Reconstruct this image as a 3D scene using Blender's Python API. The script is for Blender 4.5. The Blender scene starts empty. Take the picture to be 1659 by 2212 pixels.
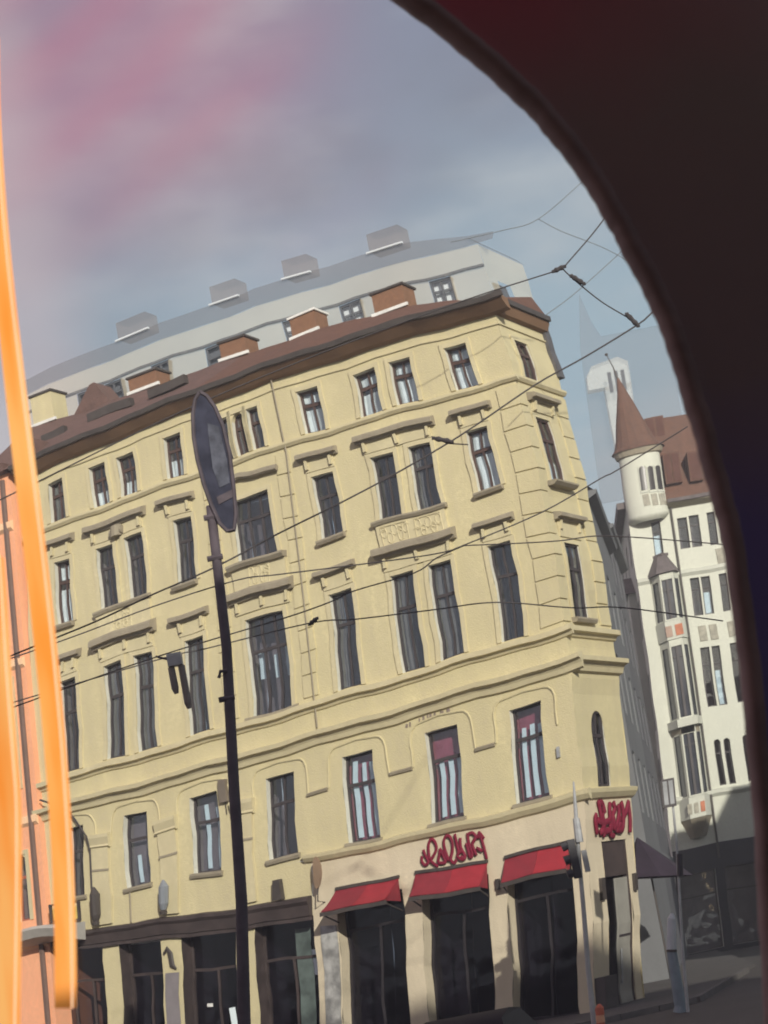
import bpy, bmesh, math, random
from mathutils import Vector, Matrix
random.seed(7)
sc = bpy.context.scene
col = sc.collection

# ------------------------------------------------------------------ camera
cam_d = bpy.data.cameras.new('camera')
cam = bpy.data.objects.new('camera', cam_d)
col.objects.link(cam)
RGT = Vector((0.98204199, 0.04365347, -0.18354266))
UPV = Vector((0.18866249, -0.22722876, 0.95539183))
FWD = Vector((0.0, 0.97286251, 0.23138395))
CAM = Vector((0, 0, 2.4))
m = Matrix.Identity(4)
for i in range(3):
    m[i][0] = RGT[i]; m[i][1] = UPV[i]; m[i][2] = -FWD[i]; m[i][3] = CAM[i]
cam.matrix_world = m
cam_d.sensor_fit = 'VERTICAL'
cam_d.sensor_height = 36.0
cam_d.lens = 4000.0 / 2212.0 * 36.0
cam_d.clip_start = 0.02
cam_d.clip_end = 4000
sc.camera = cam
cam_d.dof.use_dof = True
cam_d.dof.focus_distance = 5.0
cam_d.dof.aperture_fstop = 17.0

# ------------------------------------------------------------------ light
SUN = Vector((0.24, -0.86, 0.305)).normalized()
sun_d = bpy.data.lights.new('sun', 'SUN')
sun_d.energy = 4.9
sun_d.angle = math.radians(0.6)
sun_d.color = (1.0, 0.95, 0.83)
sun = bpy.data.objects.new('sun', sun_d)
sun.rotation_euler = SUN.to_track_quat('Z', 'Y').to_euler()
sun.location = (40, -60, 60)
col.objects.link(sun)

sc.view_settings.view_transform = 'Standard'
sc.view_settings.look = 'None'
sc.view_settings.exposure = 0.0
sc.view_settings.gamma = 1.0
sc.view_settings.use_curve_mapping = False
sc.cycles.max_bounces = 8
sc.cycles.transparent_max_bounces = 16

world = bpy.data.worlds.new('World')
sc.world = world
world.use_nodes = True
wn = world.node_tree.nodes; wl = world.node_tree.links
wn.clear()


def N(t, **k):
    n = wn.new(t)
    for a, b in k.items():
        setattr(n, a, b)
    return n


def mathn(op, a, b=None, clamp=False):
    n = N('ShaderNodeMath', operation=op, use_clamp=clamp)
    for i, v in enumerate((a, b)):
        if v is None:
            continue
        if isinstance(v, (int, float)):
            n.inputs[i].default_value = v
        else:
            wl.new(v, n.inputs[i])
    return n.outputs[0]


def mixc(f, a, b, mode='MIX'):
    n = N('ShaderNodeMix', data_type='RGBA', blend_type=mode)
    for s, v in ((0, f), (6, a), (7, b)):
        if isinstance(v, (int, float)):
            n.inputs[s].default_value = v
        elif isinstance(v, tuple):
            n.inputs[s].default_value = (*v, 1)
        else:
            wl.new(v, n.inputs[s])
    return n.outputs[2]


def smooth(v, lo, hi):
    n = N('ShaderNodeMapRange', interpolation_type='SMOOTHSTEP')
    wl.new(v, n.inputs[0]); n.inputs[1].default_value = lo; n.inputs[2].default_value = hi
    return n.outputs[0]


tc = N('ShaderNodeTexCoord')
nrm = N('ShaderNodeVectorMath', operation='NORMALIZE'); wl.new(tc.outputs['Generated'], nrm.inputs[0])
sep = N('ShaderNodeSeparateXYZ'); wl.new(nrm.outputs[0], sep.inputs[0])
dz = sep.outputs[2]; dx = sep.outputs[0]
sky = N('ShaderNodeTexSky', sky_type='NISHITA', sun_disc=False)
sky.sun_elevation = math.asin(SUN.z)
sky.sun_rotation = math.atan2(SUN.x, SUN.y)


def noise(scale, detail, rough, sx=1, sy=1, sz=1, rot=(0, 0, 0), off=(0, 0, 0), dist=0.0):
    mp = N('ShaderNodeMapping')
    mp.inputs['Scale'].default_value = (sx, sy, sz); mp.inputs['Rotation'].default_value = rot
    mp.inputs['Location'].default_value = off
    wl.new(nrm.outputs[0], mp.inputs[0])
    n = N('ShaderNodeTexNoise'); n.inputs['Scale'].default_value = scale; n.inputs['Detail'].default_value = detail
    n.inputs['Roughness'].default_value = rough; n.inputs['Distortion'].default_value = dist
    wl.new(mp.outputs[0], n.inputs['Vector'])
    return n.outputs[0]


# storm cloud deck: pale blue-grey low down, mauve-grey higher up
base = mixc(smooth(dz, 0.30, 0.475), (0.335, 0.465, 0.545), (0.235, 0.26, 0.355))
n1 = noise(7.0, 4, 0.5, 1, 1, 2.6, off=(0.3, 0, 0.2))
base = mixc(mathn('MULTIPLY', smooth(n1, 0.42, 0.72), 0.85), base, (0.50, 0.55, 0.58))
n2 = noise(5.0, 3, 0.5, 1, 1, 1.8, off=(3.1, 1, 2.0), dist=0.3)
base = mixc(mathn('MULTIPLY', smooth(n2, 0.45, 0.75), 0.6), base, (0.19, 0.195, 0.245))
# rosy glow on the glass, painted into the left sky as slanting bands
qd = mathn('ADD', mathn('MULTIPLY', dx, 0.49), mathn('MULTIPLY', dz, -0.84))
qd = mathn('ADD', qd, mathn('MULTIPLY', n1, 0.03))
n3n = N('ShaderNodeTexNoise', noise_dimensions='1D'); n3n.inputs['Scale'].default_value = 17.0
n3n.inputs['Detail'].default_value = 1.0
wl.new(mathn('ADD', qd, 0.31), n3n.inputs['W'])
n3 = n3n.outputs[0]
rose = mathn('MULTIPLY', smooth(dx, 0.075, -0.065), smooth(dz, 0.335, 0.455))
rose = mathn('MULTIPLY', rose, mathn('ADD', 0.42, mathn('MULTIPLY', smooth(n3, 0.34, 0.66), 0.6)), clamp=True)
base = mixc(mathn('MULTIPLY', rose, 0.85), base, (0.50, 0.18, 0.265))
base = mixc(mathn('MULTIPLY', smooth(dx, -0.118, -0.165), 0.5), base, (0.62, 0.50, 0.52))  # pale glow beside the orange strip, painted into the sky
sky_s = mixc(1.0, sky.outputs[0], (0.1, 0.1, 0.1), 'MULTIPLY')
# broken sunny clouds on the sun's own side
sd = N('ShaderNodeVectorMath', operation='DOT_PRODUCT'); wl.new(nrm.outputs[0], sd.inputs[0])
sd.inputs[1].default_value = SUN
cover = mathn('SUBTRACT', 0.93, mathn('MULTIPLY', smooth(sd.outputs['Value'], 0.0, 0.95), 0.35))
skyc = mixc(cover, sky_s, base)
bg = N('ShaderNodeBackground'); wl.new(skyc, bg.inputs[0]); bg.inputs[1].default_value = 1.0
wo = N('ShaderNodeOutputWorld'); wl.new(bg.outputs[0], wo.inputs[0])

# ------------------------------------------------------------------ materials
MATS = {}


def mat(name, base, rough=0.8, var=0.12, scale=3.0, bump=0.0, bscale=30.0, streak=0.0, dirt=None, metallic=0.0,
        spec=0.5, emit=None, estr=0.0):
    if name in MATS:
        return MATS[name]
    M = bpy.data.materials.new(name); M.use_nodes = True
    nt = M.node_tree; nd = nt.nodes; lk = nt.links
    b = nd['Principled BSDF']
    b.inputs['Roughness'].default_value = rough
    b.inputs['Metallic'].default_value = metallic
    b.inputs['Specular IOR Level'].default_value = spec
    co = nd.new('ShaderNodeTexCoord')
    cur = None

    def mix(f, a, c, mode='MIX'):
        n = nd.new('ShaderNodeMix'); n.data_type = 'RGBA'; n.blend_type = mode
        for s, v in ((0, f), (6, a), (7, c)):
            if isinstance(v, (int, float)):
                n.inputs[s].default_value = v
            elif isinstance(v, tuple):
                n.inputs[s].default_value = (*v, 1)
            else:
                lk.new(v, n.inputs[s])
        return n.outputs[2]

    def noi(sc_, det, sv=(1, 1, 1)):
        mp = nd.new('ShaderNodeMapping'); mp.inputs['Scale'].default_value = sv
        lk.new(co.outputs['Object'], mp.inputs[0])
        n = nd.new('ShaderNodeTexNoise'); n.inputs['Scale'].default_value = sc_; n.inputs['Detail'].default_value = det
        n.inputs['Roughness'].default_value = 0.6
        lk.new(mp.outputs[0], n.inputs['Vector'])
        r = nd.new('ShaderNodeMapRange'); r.interpolation_type = 'SMOOTHSTEP'
        lk.new(n.outputs[0], r.inputs[0]); r.inputs[1].default_value = 0.32; r.inputs[2].default_value = 0.68
        return r.outputs[0]
    lo = tuple(c * (1 - var) for c in base); hi = tuple(min(1, c * (1 + var * 0.7)) for c in base)
    cur = mix(noi(scale, 5), lo, hi)
    if streak:
        d = dirt or tuple(c * 0.55 for c in base)
        st = noi(1.0, 4, (2.2, 2.2, 0.16))
        mm = nd.new('ShaderNodeMath'); mm.operation = 'MULTIPLY'; lk.new(st, mm.inputs[0]); mm.inputs[1].default_value = streak
        cur = mix(mm.outputs[0], cur, d)
        st2 = noi(0.35, 6)
        mm = nd.new('ShaderNodeMath'); mm.operation = 'MULTIPLY'; lk.new(st2, mm.inputs[0]); mm.inputs[1].default_value = streak * 0.7
        cur = mix(mm.outputs[0], cur, d)
    if bump:
        cur = mix(noi(9.0, 8), cur, tuple(c * 0.86 for c in base)) if streak else cur
    lk.new(cur, b.inputs['Base Color'])
    if bump:
        n = nd.new('ShaderNodeTexNoise'); n.inputs['Scale'].default_value = bscale; n.inputs['Detail'].default_value = 4
        lk.new(co.outputs['Object'], n.inputs['Vector'])
        bp = nd.new('ShaderNodeBump'); bp.inputs['Strength'].default_value = bump; bp.inputs['Distance'].default_value = 0.03
        lk.new(n.outputs[0], bp.inputs['Height']); lk.new(bp.outputs[0], b.inputs['Normal'])
    if emit:
        b.inputs['Emission Color'].default_value = (*emit, 1); b.inputs['Emission Strength'].default_value = estr
    MATS[name] = M
    return M


def glass(name, tint=(0.75, 0.78, 0.8), ior=1.9, wav=0.15):
    if name in MATS:
        return MATS[name]
    M = bpy.data.materials.new(name); M.use_nodes = True
    nt = M.node_tree; nd = nt.nodes; lk = nt.links
    nd.remove(nd['Principled BSDF'])
    tr = nd.new('ShaderNodeBsdfTransparent'); tr.inputs[0].default_value = (*tint, 1)
    gl = nd.new('ShaderNodeBsdfGlossy'); gl.inputs['Roughness'].default_value = 0.03
    gl.inputs[0].default_value = (0.9, 0.95, 1, 1)
    lw = nd.new('ShaderNodeLayerWeight'); lw.inputs[0].default_value = 0.5
    pw = nd.new('ShaderNodeMath'); pw.operation = 'POWER'; lk.new(lw.outputs['Facing'], pw.inputs[0]); pw.inputs[1].default_value = 4.0
    fr = nd.new('ShaderNodeMath'); fr.operation = 'MULTIPLY_ADD'; lk.new(pw.outputs[0], fr.inputs[0])
    fr.inputs[1].default_value = 0.6; fr.inputs[2].default_value = ior
    co = nd.new('ShaderNodeTexCoord'); n = nd.new('ShaderNodeTexNoise'); n.inputs['Scale'].default_value = 1.4
    n.inputs['Detail'].default_value = 1
    lk.new(co.outputs['Object'], n.inputs['Vector'])
    bp = nd.new('ShaderNodeBump'); bp.inputs['Strength'].default_value = wav; bp.inputs['Distance'].default_value = 0.1
    lk.new(n.outputs[0], bp.inputs['Height']); lk.new(bp.outputs[0], gl.inputs['Normal'])
    mx = nd.new('ShaderNodeMixShader'); lk.new(fr.outputs[0], mx.inputs[0]); lk.new(tr.outputs[0], mx.inputs[1])
    lk.new(gl.outputs[0], mx.inputs[2]); lk.new(mx.outputs[0], nd['Material Output'].inputs[0])
    MATS[name] = M
    return M


def sheer(name, base, alpha):
    """see-through colour of a ghost reflection: part diffuse, part clear"""
    if name in MATS:
        return MATS[name]
    M = bpy.data.materials.new(name); M.use_nodes = True
    nt = M.node_tree; nd = nt.nodes; lk = nt.links
    nd.remove(nd['Principled BSDF'])
    tr = nd.new('ShaderNodeBsdfTransparent')
    df = nd.new('ShaderNodeBsdfDiffuse')
    co = nd.new('ShaderNodeTexCoord'); n = nd.new('ShaderNodeTexNoise'); n.inputs['Scale'].default_value = 0.6
    lk.new(co.outputs['Object'], n.inputs['Vector'])
    mc = nd.new('ShaderNodeMix'); mc.data_type = 'RGBA'; lk.new(n.outputs[0], mc.inputs[0])
    mc.inputs[6].default_value = (*[c * 0.85 for c in base], 1); mc.inputs[7].default_value = (*[min(1, c * 1.12) for c in base], 1)
    lk.new(mc.outputs[2], df.inputs[0])
    mx = nd.new('ShaderNodeMixShader'); mx.inputs[0].default_value = alpha
    lk.new(tr.outputs[0], mx.inputs[1]); lk.new(df.outputs[0], mx.inputs[2])
    lk.new(mx.outputs[0], nd['Material Output'].inputs[0])
    MATS[name] = M
    return M


plaster = mat('yellow_plaster', (0.67, 0.595, 0.355), 0.9, 0.10, 0.8, 0.5, 25, 0.55, (0.47, 0.41, 0.28))
plaster_lo = mat('cream_shop_plaster', (0.70, 0.61, 0.45), 0.9, 0.08, 0.8, 0.3, 25, 0.4, (0.40, 0.35, 0.26))
trim = mat('cream_trim_plaster', (0.65, 0.58, 0.37), 0.9, 0.09, 2.0, 0.25, 30, 0.25, (0.36, 0.29, 0.18))
trim_grey = mat('weathered_cornice', (0.36, 0.315, 0.23), 0.9, 0.2, 1.5, 0.3, 25, 0.45, (0.18, 0.15, 0.12))
white_trim = mat('white_reveal_paint', (0.72, 0.71, 0.62), 0.8, 0.07, 2.0, 0.1, 30, 0.15)
soffit = mat('brown_eave_boards', (0.23, 0.13, 0.07), 0.85, 0.2, 2.0, 0.2, 20, 0.3)
roof_m = mat('red_brown_roof_tiles', (0.15, 0.07, 0.045), 0.9, 0.3, 4.0, 0.6, 12, 0.35, (0.10, 0.06, 0.05))
roof_dk = mat('dark_roof_tiles', (0.15, 0.085, 0.07), 0.9, 0.3, 4.0, 0.6, 12, 0.35, (0.09, 0.06, 0.055))
brick_m = mat('chimney_brick', (0.25, 0.13, 0.075), 0.95, 0.25, 5.0, 0.4, 20, 0.3)
metal_w = mat('pale_zinc', (0.75, 0.75, 0.72), 0.4, 0.1, 3.0)
metal_d = mat('dark_gutter_metal', (0.06, 0.05, 0.045), 0.6, 0.2, 3.0)
frame_m = mat('dark_brown_window_frame', (0.075, 0.042, 0.035), 0.6, 0.2, 6.0)
frame_dk = mat('charcoal_window_frame', (0.05, 0.042, 0.045), 0.6, 0.2, 6.0)
room_m = mat('dim_room', (0.17, 0.13, 0.14), 0.95, 0.25, 1.2)
maroon = mat('maroon_drape', (0.34, 0.07, 0.11), 0.95, 0.2, 5.0)
net = mat('white_net_curtain', (0.86, 0.88, 0.87), 0.95, 0.1, 2.5)
grey_cur = mat('grey_curtain', (0.15, 0.135, 0.13), 0.95, 0.2, 3.0)
blue_cur = mat('pale_blue_blind', (0.74, 0.84, 0.88), 0.9, 0.06, 3.0)
pane_m = glass('window_glass', (0.90, 0.93, 0.95), 0.07)
shop_gl = glass('shop_glass', (0.6, 0.6, 0.64), 0.02)
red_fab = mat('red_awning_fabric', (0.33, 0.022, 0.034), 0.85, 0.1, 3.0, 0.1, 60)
red_fab_shade = mat('shaded_red_awning_fabric', (0.235, 0.02, 0.032), 0.85, 0.1, 3.0, 0.1, 60)
red_sign = mat('deep_red_sign_paint', (0.20, 0.016, 0.04), 0.8, 0.08, 6.0, spec=.2)
near_black = mat('near_black_shop_frame', (0.022, 0.018, 0.022), 0.7, 0.2, 3.0)
dark_shop = mat('dark_timber_shopfront', (0.055, 0.04, 0.038), 0.7, 0.3, 2.0, 0.1, 20)
shop_in = mat('dark_shop_interior', (0.06, 0.045, 0.06), 0.95, 0.3, 0.8)
pole_m = mat('dark_painted_pole', (0.085, 0.068, 0.08), 0.8, 0.25, 3.0)
sign_dk = mat('slate_sign_face', (0.045, 0.047, 0.07), 0.9, 0.3, 3.0, spec=.1)
sign_lt = mat('grey_sign_panel', (0.09, 0.095, 0.12), 0.9, 0.4, 4.0, spec=.1)
wire_m = mat('black_wire', (0.05, 0.043, 0.045), 0.7, 0.1)
wire_g = mat('ghost_wire', (0.17, 0.19, 0.21), 0.7, 0.1)
steel = mat('galvanised_steel', (0.38, 0.39, 0.40), 0.45, 0.15, 4.0, metallic=0.2)
black_pl = mat('black_plastic', (0.03, 0.028, 0.035), 0.5, 0.1)
orange_p = mat('orange_red_paint', (0.50, 0.11, 0.05), 0.6, 0.15, 6.0)
asphalt = mat('street_asphalt', (0.075, 0.065, 0.06), 0.85, 0.25, 0.5, 0.4, 40, 0.3, (0.05, 0.045, 0.04))
paving = mat('pavement_slabs', (0.095, 0.085, 0.08), 0.9, 0.2, 1.0, 0.3, 25, 0.2)
kerb_m = mat('kerb_granite', (0.12, 0.11, 0.105), 0.9, 0.2, 4.0, 0.3, 30)
white_wall = mat('white_green_render', (0.66, 0.67, 0.58), 0.9, 0.06, 0.6, 0.2, 25, 0.18, (0.42, 0.43, 0.35))
white_sh = mat('off_white_stone', (0.62, 0.63, 0.55), 0.9, 0.08, 1.0, 0.2, 25, 0.2)
slate_m = mat('bay_slate', (0.13, 0.11, 0.11), 0.8, 0.2, 4.0, 0.2, 20)
rust_roof = mat('rust_red_roof', (0.15, 0.075, 0.05), 0.9, 0.3, 3.0, 0.5, 12, 0.4, (0.08, 0.055, 0.05))
grey_wall = mat('grey_render', (0.17, 0.175, 0.185), 0.9, 0.15, 0.5, 0.2, 20, 0.3)
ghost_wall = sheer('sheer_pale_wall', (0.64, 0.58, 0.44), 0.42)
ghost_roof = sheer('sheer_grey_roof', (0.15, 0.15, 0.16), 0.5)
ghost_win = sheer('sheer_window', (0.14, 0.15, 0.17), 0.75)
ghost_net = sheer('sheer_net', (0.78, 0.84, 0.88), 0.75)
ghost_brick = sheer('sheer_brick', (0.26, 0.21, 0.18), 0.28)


# ------------------------------------------------------------------ helpers
class MB:
    """collects faces in a local frame and builds ONE mesh through a mapping F"""

    def __init__(self, F=None):
        self.v = []; self.f = []; self.F = F or (lambda a, b, c: Vector((a, b, c)))

    def quad(self, a, b, c, d):
        i = len(self.v); self.v += [a, b, c, d]; self.f.append((i, i + 1, i + 2, i + 3))

    def poly(self, pts):
        i = len(self.v); self.v += list(pts); self.f.append(tuple(range(i, i + len(pts))))

    def grid(self, P, nu, nv):
        i = len(self.v)
        for a in range(nu + 1):
            for b in range(nv + 1):
                self.v.append(P(a / nu, b / nv))
        for a in range(nu):
            for b in range(nv):
                k = i + a * (nv + 1) + b
                self.f.append((k, k + nv + 1, k + nv + 2, k + 1))

    def box(self, a0, a1, b0, b1, c0, c1, seg=0.6, ends=True):
        na = max(1, int(math.ceil((a1 - a0) / seg))) if seg else 1
        nb = max(1, int(math.ceil((b1 - b0) / seg))) if seg else 1
        L = lambda p, q, t: p + (q - p) * t
        self.grid(lambda s, t: (L(a0, a1, s), L(b0, b1, t), c1), na, nb)
        self.grid(lambda s, t: (L(a0, a1, s), L(b1, b0, t), c0), na, nb)
        self.grid(lambda s, t: (L(a0, a1, s), b1, L(c1, c0, t)), na, 1)
        self.grid(lambda s, t: (L(a0, a1, s), b0, L(c0, c1, t)), na, 1)
        if ends:
            self.grid(lambda s, t: (a0, L(b0, b1, s), L(c1, c0, t)), nb, 1)
            self.grid(lambda s, t: (a1, L(b0, b1, s), L(c0, c1, t)), nb, 1)

    def prism(self, poly, c0, c1):
        """poly in (a,b), extruded along c"""
        n = len(poly)
        self.poly([(a, b, c1) for a, b in poly]); self.poly([(a, b, c0) for a, b in reversed(poly)])
        for k in range(n):
            p, q = poly[k], poly[(k + 1) % n]
            self.quad((p[0], p[1], c0), (q[0], q[1], c0), (q[0], q[1], c1), (p[0], p[1], c1))

    def sweep(self, prof, a0, a1, seg=0.6):
        """profile in (b,c) swept along a"""
        n = max(1, int((a1 - a0) / seg)); k = len(prof)
        for j in range(k):
            p, q = prof[j], prof[(j + 1) % k]
            self.grid(lambda s, t: (a0 + (a1 - a0) * s, p[0] + (q[0] - p[0]) * t, p[1] + (q[1] - p[1]) * t), n, 1)
        self.poly([(a0, p[0], p[1]) for p in prof]); self.poly([(a1, p[0], p[1]) for p in reversed(prof)])

    def tube(self, pts, r, n=6, flat=1.0):
        """round tube along points given in the LOCAL frame (flat squeezes the third axis)"""
        pts = [Vector(p) for p in pts]
        rr = r if isinstance(r, (list, tuple)) else [r] * len(pts)
        i = len(self.v)
        for k, p in enumerate(pts):
            t = (pts[min(k + 1, len(pts) - 1)] - pts[max(k - 1, 0)])
            t = t.normalized() if t.length > 1e-9 else Vector((1, 0, 0))
            ref = Vector((0, 0, 1)) if abs(t.z) < 0.9 else Vector((0, 1, 0))
            e1 = t.cross(ref).normalized(); e2 = t.cross(e1).normalized()
            for q in range(n):
                a = 2 * math.pi * q / n
                o = e1 * math.cos(a) * rr[k] + e2 * math.sin(a) * rr[k]
                o.z *= flat
                self.v.append(tuple(p + o))
        for k in range(len(pts) - 1):
            for q in range(n):
                a = i + k * n + q; b = i + k * n + (q + 1) % n
                self.f.append((a, b, b + n, a + n))
        self.f.append(tuple(i + q for q in reversed(range(n))))
        self.f.append(tuple(i + (len(pts) - 1) * n + q for q in range(n)))

    def build(self, name, material, parent=None, smooth=False):
        W = [self.F(*p) for p in self.v]
        me = bpy.data.meshes.new(name)
        o = bpy.data.objects.new(name, me)
        if parent is not None:
            top = parent
            off = Vector((0, 0, 0))
            while top is not None:
                off += top.location; top = top.parent
            o.parent = parent
        else:
            off = Vector((sum(p.x for p in W) / len(W), sum(p.y for p in W) / len(W), min(p.z for p in W)))
            o.location = off
        me.from_pydata([tuple(p - off) for p in W], [], self.f)
        bm = bmesh.new(); bm.from_mesh(me)
        bmesh.ops.remove_doubles(bm, verts=bm.verts, dist=1e-4)
        bmesh.ops.recalc_face_normals(bm, faces=bm.faces)
        bm.to_mesh(me); bm.free()
        me.materials.append(material)
        if smooth:
            for p in me.polygons:
                p.use_smooth = True
        col.objects.link(o)
        return o


def thing(name, label, cat, loc, group=None):
    o = bpy.data.objects.new(name, None); col.objects.link(o)
    o.location = loc; o.empty_display_size = 0.3
    o['label'] = label; o['category'] = cat
    if group:
        o['group'] = group
    return o


def tag(o, label, cat, group=None):
    o['label'] = label; o['category'] = cat
    if group:
        o['group'] = group
    return o


def struct(o):
    o['kind'] = 'structure'; return o


# ------------------------------------------------------------------ facade frames (the old house leans and bows a little)
PC = [-0.392, -0.354, 0.995, -0.023, 0.341, -0.402, 0.026, 0.396, -0.142, -0.062]
QC = [-0.017, 0.208, -0.141, -0.029, -0.158, 0.261, 0.385, -1.456, -0.254, 1.349]


def basis(u, z):
    a = (u - 7) / 9; b = (z - 10) / 10
    return (1, a, b, a * a, a * b, b * b, a * a * b, a * b * b, b ** 3, a * b ** 3)


def warp(u, z):
    a, b = u, z
    for _ in range(5):
        ca = min(max(a, -2), 17.0)
        B = basis(ca, min(max(b, 0), 21)); B2 = basis(ca, min(max(b, 4.5), 21))
        a = u - sum(x * y for x, y in zip(B, PC)); b = z - sum(x * y for x, y in zip(B2, QC))
    # old plaster is never quite straight
    a += 0.030 * math.sin(2.1 * z + 0.9 * u) + 0.018 * math.sin(5.3 * z + 2.3 * u)
    b += 0.028 * math.sin(1.5 * u + 0.6 * z) + 0.016 * math.sin(3.7 * u - 1.1 * z)
    return a, b


FO = Vector((2.96156937, 49.912214, 0)); FU = Vector((-0.88952128, 0.45689374, 0)); FN = Vector((-0.45689374, -0.88952128, 0))
CV = Vector((0.5, 0.866, 0)); CN = Vector((0.866, -0.5, 0))
UC = -1.45


def FAC(u, z, d):
    a, b = warp(u, z)
    return FO + FU * a + FN * d + Vector((0, 0, b))


def CHA(s, z, d):
    a, b = warp(UC, z)
    return FO + FU * a + CV * s + CN * d + Vector((0, 0, b))


def wall_holes(F, a0, a1, b0, b1, holes, d=0.0, seg=0.6):
    """a wall sheet with openings: cell grid cut at every opening edge"""
    mb = MB(F)
    A = {a0, a1}; B = {b0, b1}
    for h in holes:
        A |= {h[0], h[1]}; B |= {h[2], h[3]}

    def ref(S):
        S = sorted(S); out = []
        for p, q in zip(S, S[1:]):
            n = max(1, int(math.ceil((q - p) / seg)))
            out += [p + (q - p) * k / n for k in range(n)]
        return out + [S[-1]]
    A = ref(A); B = ref(B)
    idx = {}

    def vid(i, j):
        if (i, j) not in idx:
            idx[(i, j)] = len(mb.v); mb.v.append((A[i], B[j], d))
        return idx[(i, j)]
    for i in range(len(A) - 1):
        for j in range(len(B) - 1):
            ca = (A[i] + A[i + 1]) / 2; cb = (B[j] + B[j + 1]) / 2
            if any(h[0] < ca < h[1] and h[2] < cb < h[3] for h in holes):
                continue
            mb.f.append((vid(i, j), vid(i + 1, j), vid(i + 1, j + 1), vid(i, j + 1)))
    return mb


def window(F, parent, u0, u1, z0, z1, kind='two', cur='dark', fm=None, arched=False, surround=True, dep=0.25, label=None, back=None):
    fm = fm or frame_m
    w = u1 - u0
    # frame with transom and mullion
    mb = MB(F)
    t = 0.058; c0, c1 = -dep, -dep + 0.08
    zt = z1 - (z1 - z0) * 0.34
    mb.box(u0, u0 + t, z0, z1, c0, c1); mb.box(u1 - t, u1, z0, z1, c0, c1)
    mb.box(u0 + t, u1 - t, z0, z0 + t, c0, c1 - .003); mb.box(u0 + t, u1 - t, z1 - t, z1, c0, c1 - .003)
    um = (u0 + u1) / 2
    cols = [(u0 + t, um - .024), (um + .024, u1 - t)]
    if kind == 'three':
        k = w / 3; cols = [(u0 + t, u0 + k - .035), (u0 + k + .035, u1 - k - .035), (u1 - k + .035, u1 - t)]
    if kind == 'one':
        cols = [(u0 + t, u1 - t)]
    mb.box(u0 + t, u1 - t, zt - .045, zt + .045, c0, c1 - .006)
    for (p, q), (r, s) in zip(cols, cols[1:]):
        mb.box(q, r, z0 + t, zt - .05, c0, c1 - .009); mb.box(q, r, zt + .05, z1 - t, c0, c1 - .009)
    wo_ = mb.build('window', fm, parent)
    if label:
        wo_['label'] = label
    # reveals
    mb = MB(F)
    n = max(1, int((z1 - z0) / .5))
    for uu in (u0, u1):
        mb.grid(lambda s, q: (uu, z0 + (z1 - z0) * s, -dep * q), n, 1)
    mb.grid(lambda s, q: (u0 + w * s, z1, -dep * q), 2, 1); mb.grid(lambda s, q: (u0 + w * s, z0, -dep * q), 2, 1)
    mb.build('reveal', white_trim, wo_)
    # panes
    for (p, q) in cols:
        for (r, s) in ((z0 + t, zt - .05), (zt + .05, z1 - t)):
            g = MB(F); g.box(p, q, r, s, -dep + .02, -dep + .032); g.build('pane', pane_m, wo_)
    # room behind
    mb = MB(F); k = -dep - 1.0; e = .25
    mb.box(u0 - e, u1 + e, z0 - .1, z1 + .15, k - .05, k)
    for uu in (u0 - e, u1 + e):
        mb.grid(lambda s, q: (uu, z0 - .1 + (z1 - z0 + .25) * s, -dep + (k + dep) * q), 2, 1)
    for zz in (z0 - .1, z1 + .15):
        mb.grid(lambda s, q: (u0 - e + (w + 2 * e) * s, zz, -dep + (k + dep) * q), 2, 1)
    for (p, q, r, s) in ((u0 - e, u0, z0 - .1, z1 + .15), (u1, u1 + e, z0 - .1, z1 + .15)):
        mb.grid(lambda a, b: (p + (q - p) * a, r + (s - r) * b, -dep - .004), 1, 2)
    mb.build('room', back or room_m, wo_)
    d0 = -dep - .035

    def folds(p, q, r, s, m, nm='curtain', amp=.025, nn=10):
        g = MB(F)
        for kk, o in ((0, 0.0), (1, -.02)):
            g.grid(lambda a, b: (p + (q - p) * a, r + (s - r) * b, d0 + o + amp * math.sin(a * nn * 1.9 + p * 7)), nn, max(1, int((s - r) / .5)))
        g.build(nm, m, wo_)
    R = random.Random(int(u0 * 100 + z0 * 10))
    if cur == 'net':
        folds(u0 + .02, u1 - .02, z0 + .02, z0 + (z1 - z0) * R.uniform(.52, .6), net)
        folds(u0 + .05, u1 - .05, zt + .1, z1 - .12, net, nn=6)
    elif cur == 'nethalf':
        folds(u0 + .02, u1 - .02, z0 + .02, z0 + (z1 - z0) * R.uniform(.34, .45), net)
    elif cur == 'sides':
        folds(u0, u0 + w * .28, z0, z1, grey_cur); folds(u1 - w * .3, u1, z0, z1, grey_cur)
    elif cur == 'full':
        folds(u0, u1, z0, z1, grey_cur)
    elif cur == 'left':
        folds(u1 - w * .55, u1, z0, z1 - .1, grey_cur)
    elif cur.startswith('strips'):
        ns = int(cur[6]); zt2 = z0 + (z1 - z0) * float(cur[8:])
        g = MB(F); g.box(u0 - .1, u1 + .1, z0, z1 + .05, d0 - .2, d0 - .19); g.build('drape', maroon if cur[7] == 'm' else room_m, wo_)
        for k in range(ns):
            p = u1 - w * (.12 + (k + 1) * (.8 / ns)) + R.uniform(-.02, .02) + w * .06
            g = MB(F); ww = w * .135 * R.uniform(.9, 1.2)
            g.box(p, p + ww, z0 + .12, zt2 + R.uniform(-.08, .08), d0, d0 + .012); g.build('blind_strip', blue_cur, wo_)
    if surround:
        mb = MB(F); k = .13
        mb.box(u0 - k, u0 - .002, z0, z1 + k, .0, .045); mb.box(u1 + .002, u1 + k, z0, z1 + k, .0, .045)
        mb.box(u0 - .002, u1 + .002, z1 + .002, z1 + k, .0, .042)
        mb.build('surround', trim, wo_)
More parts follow.
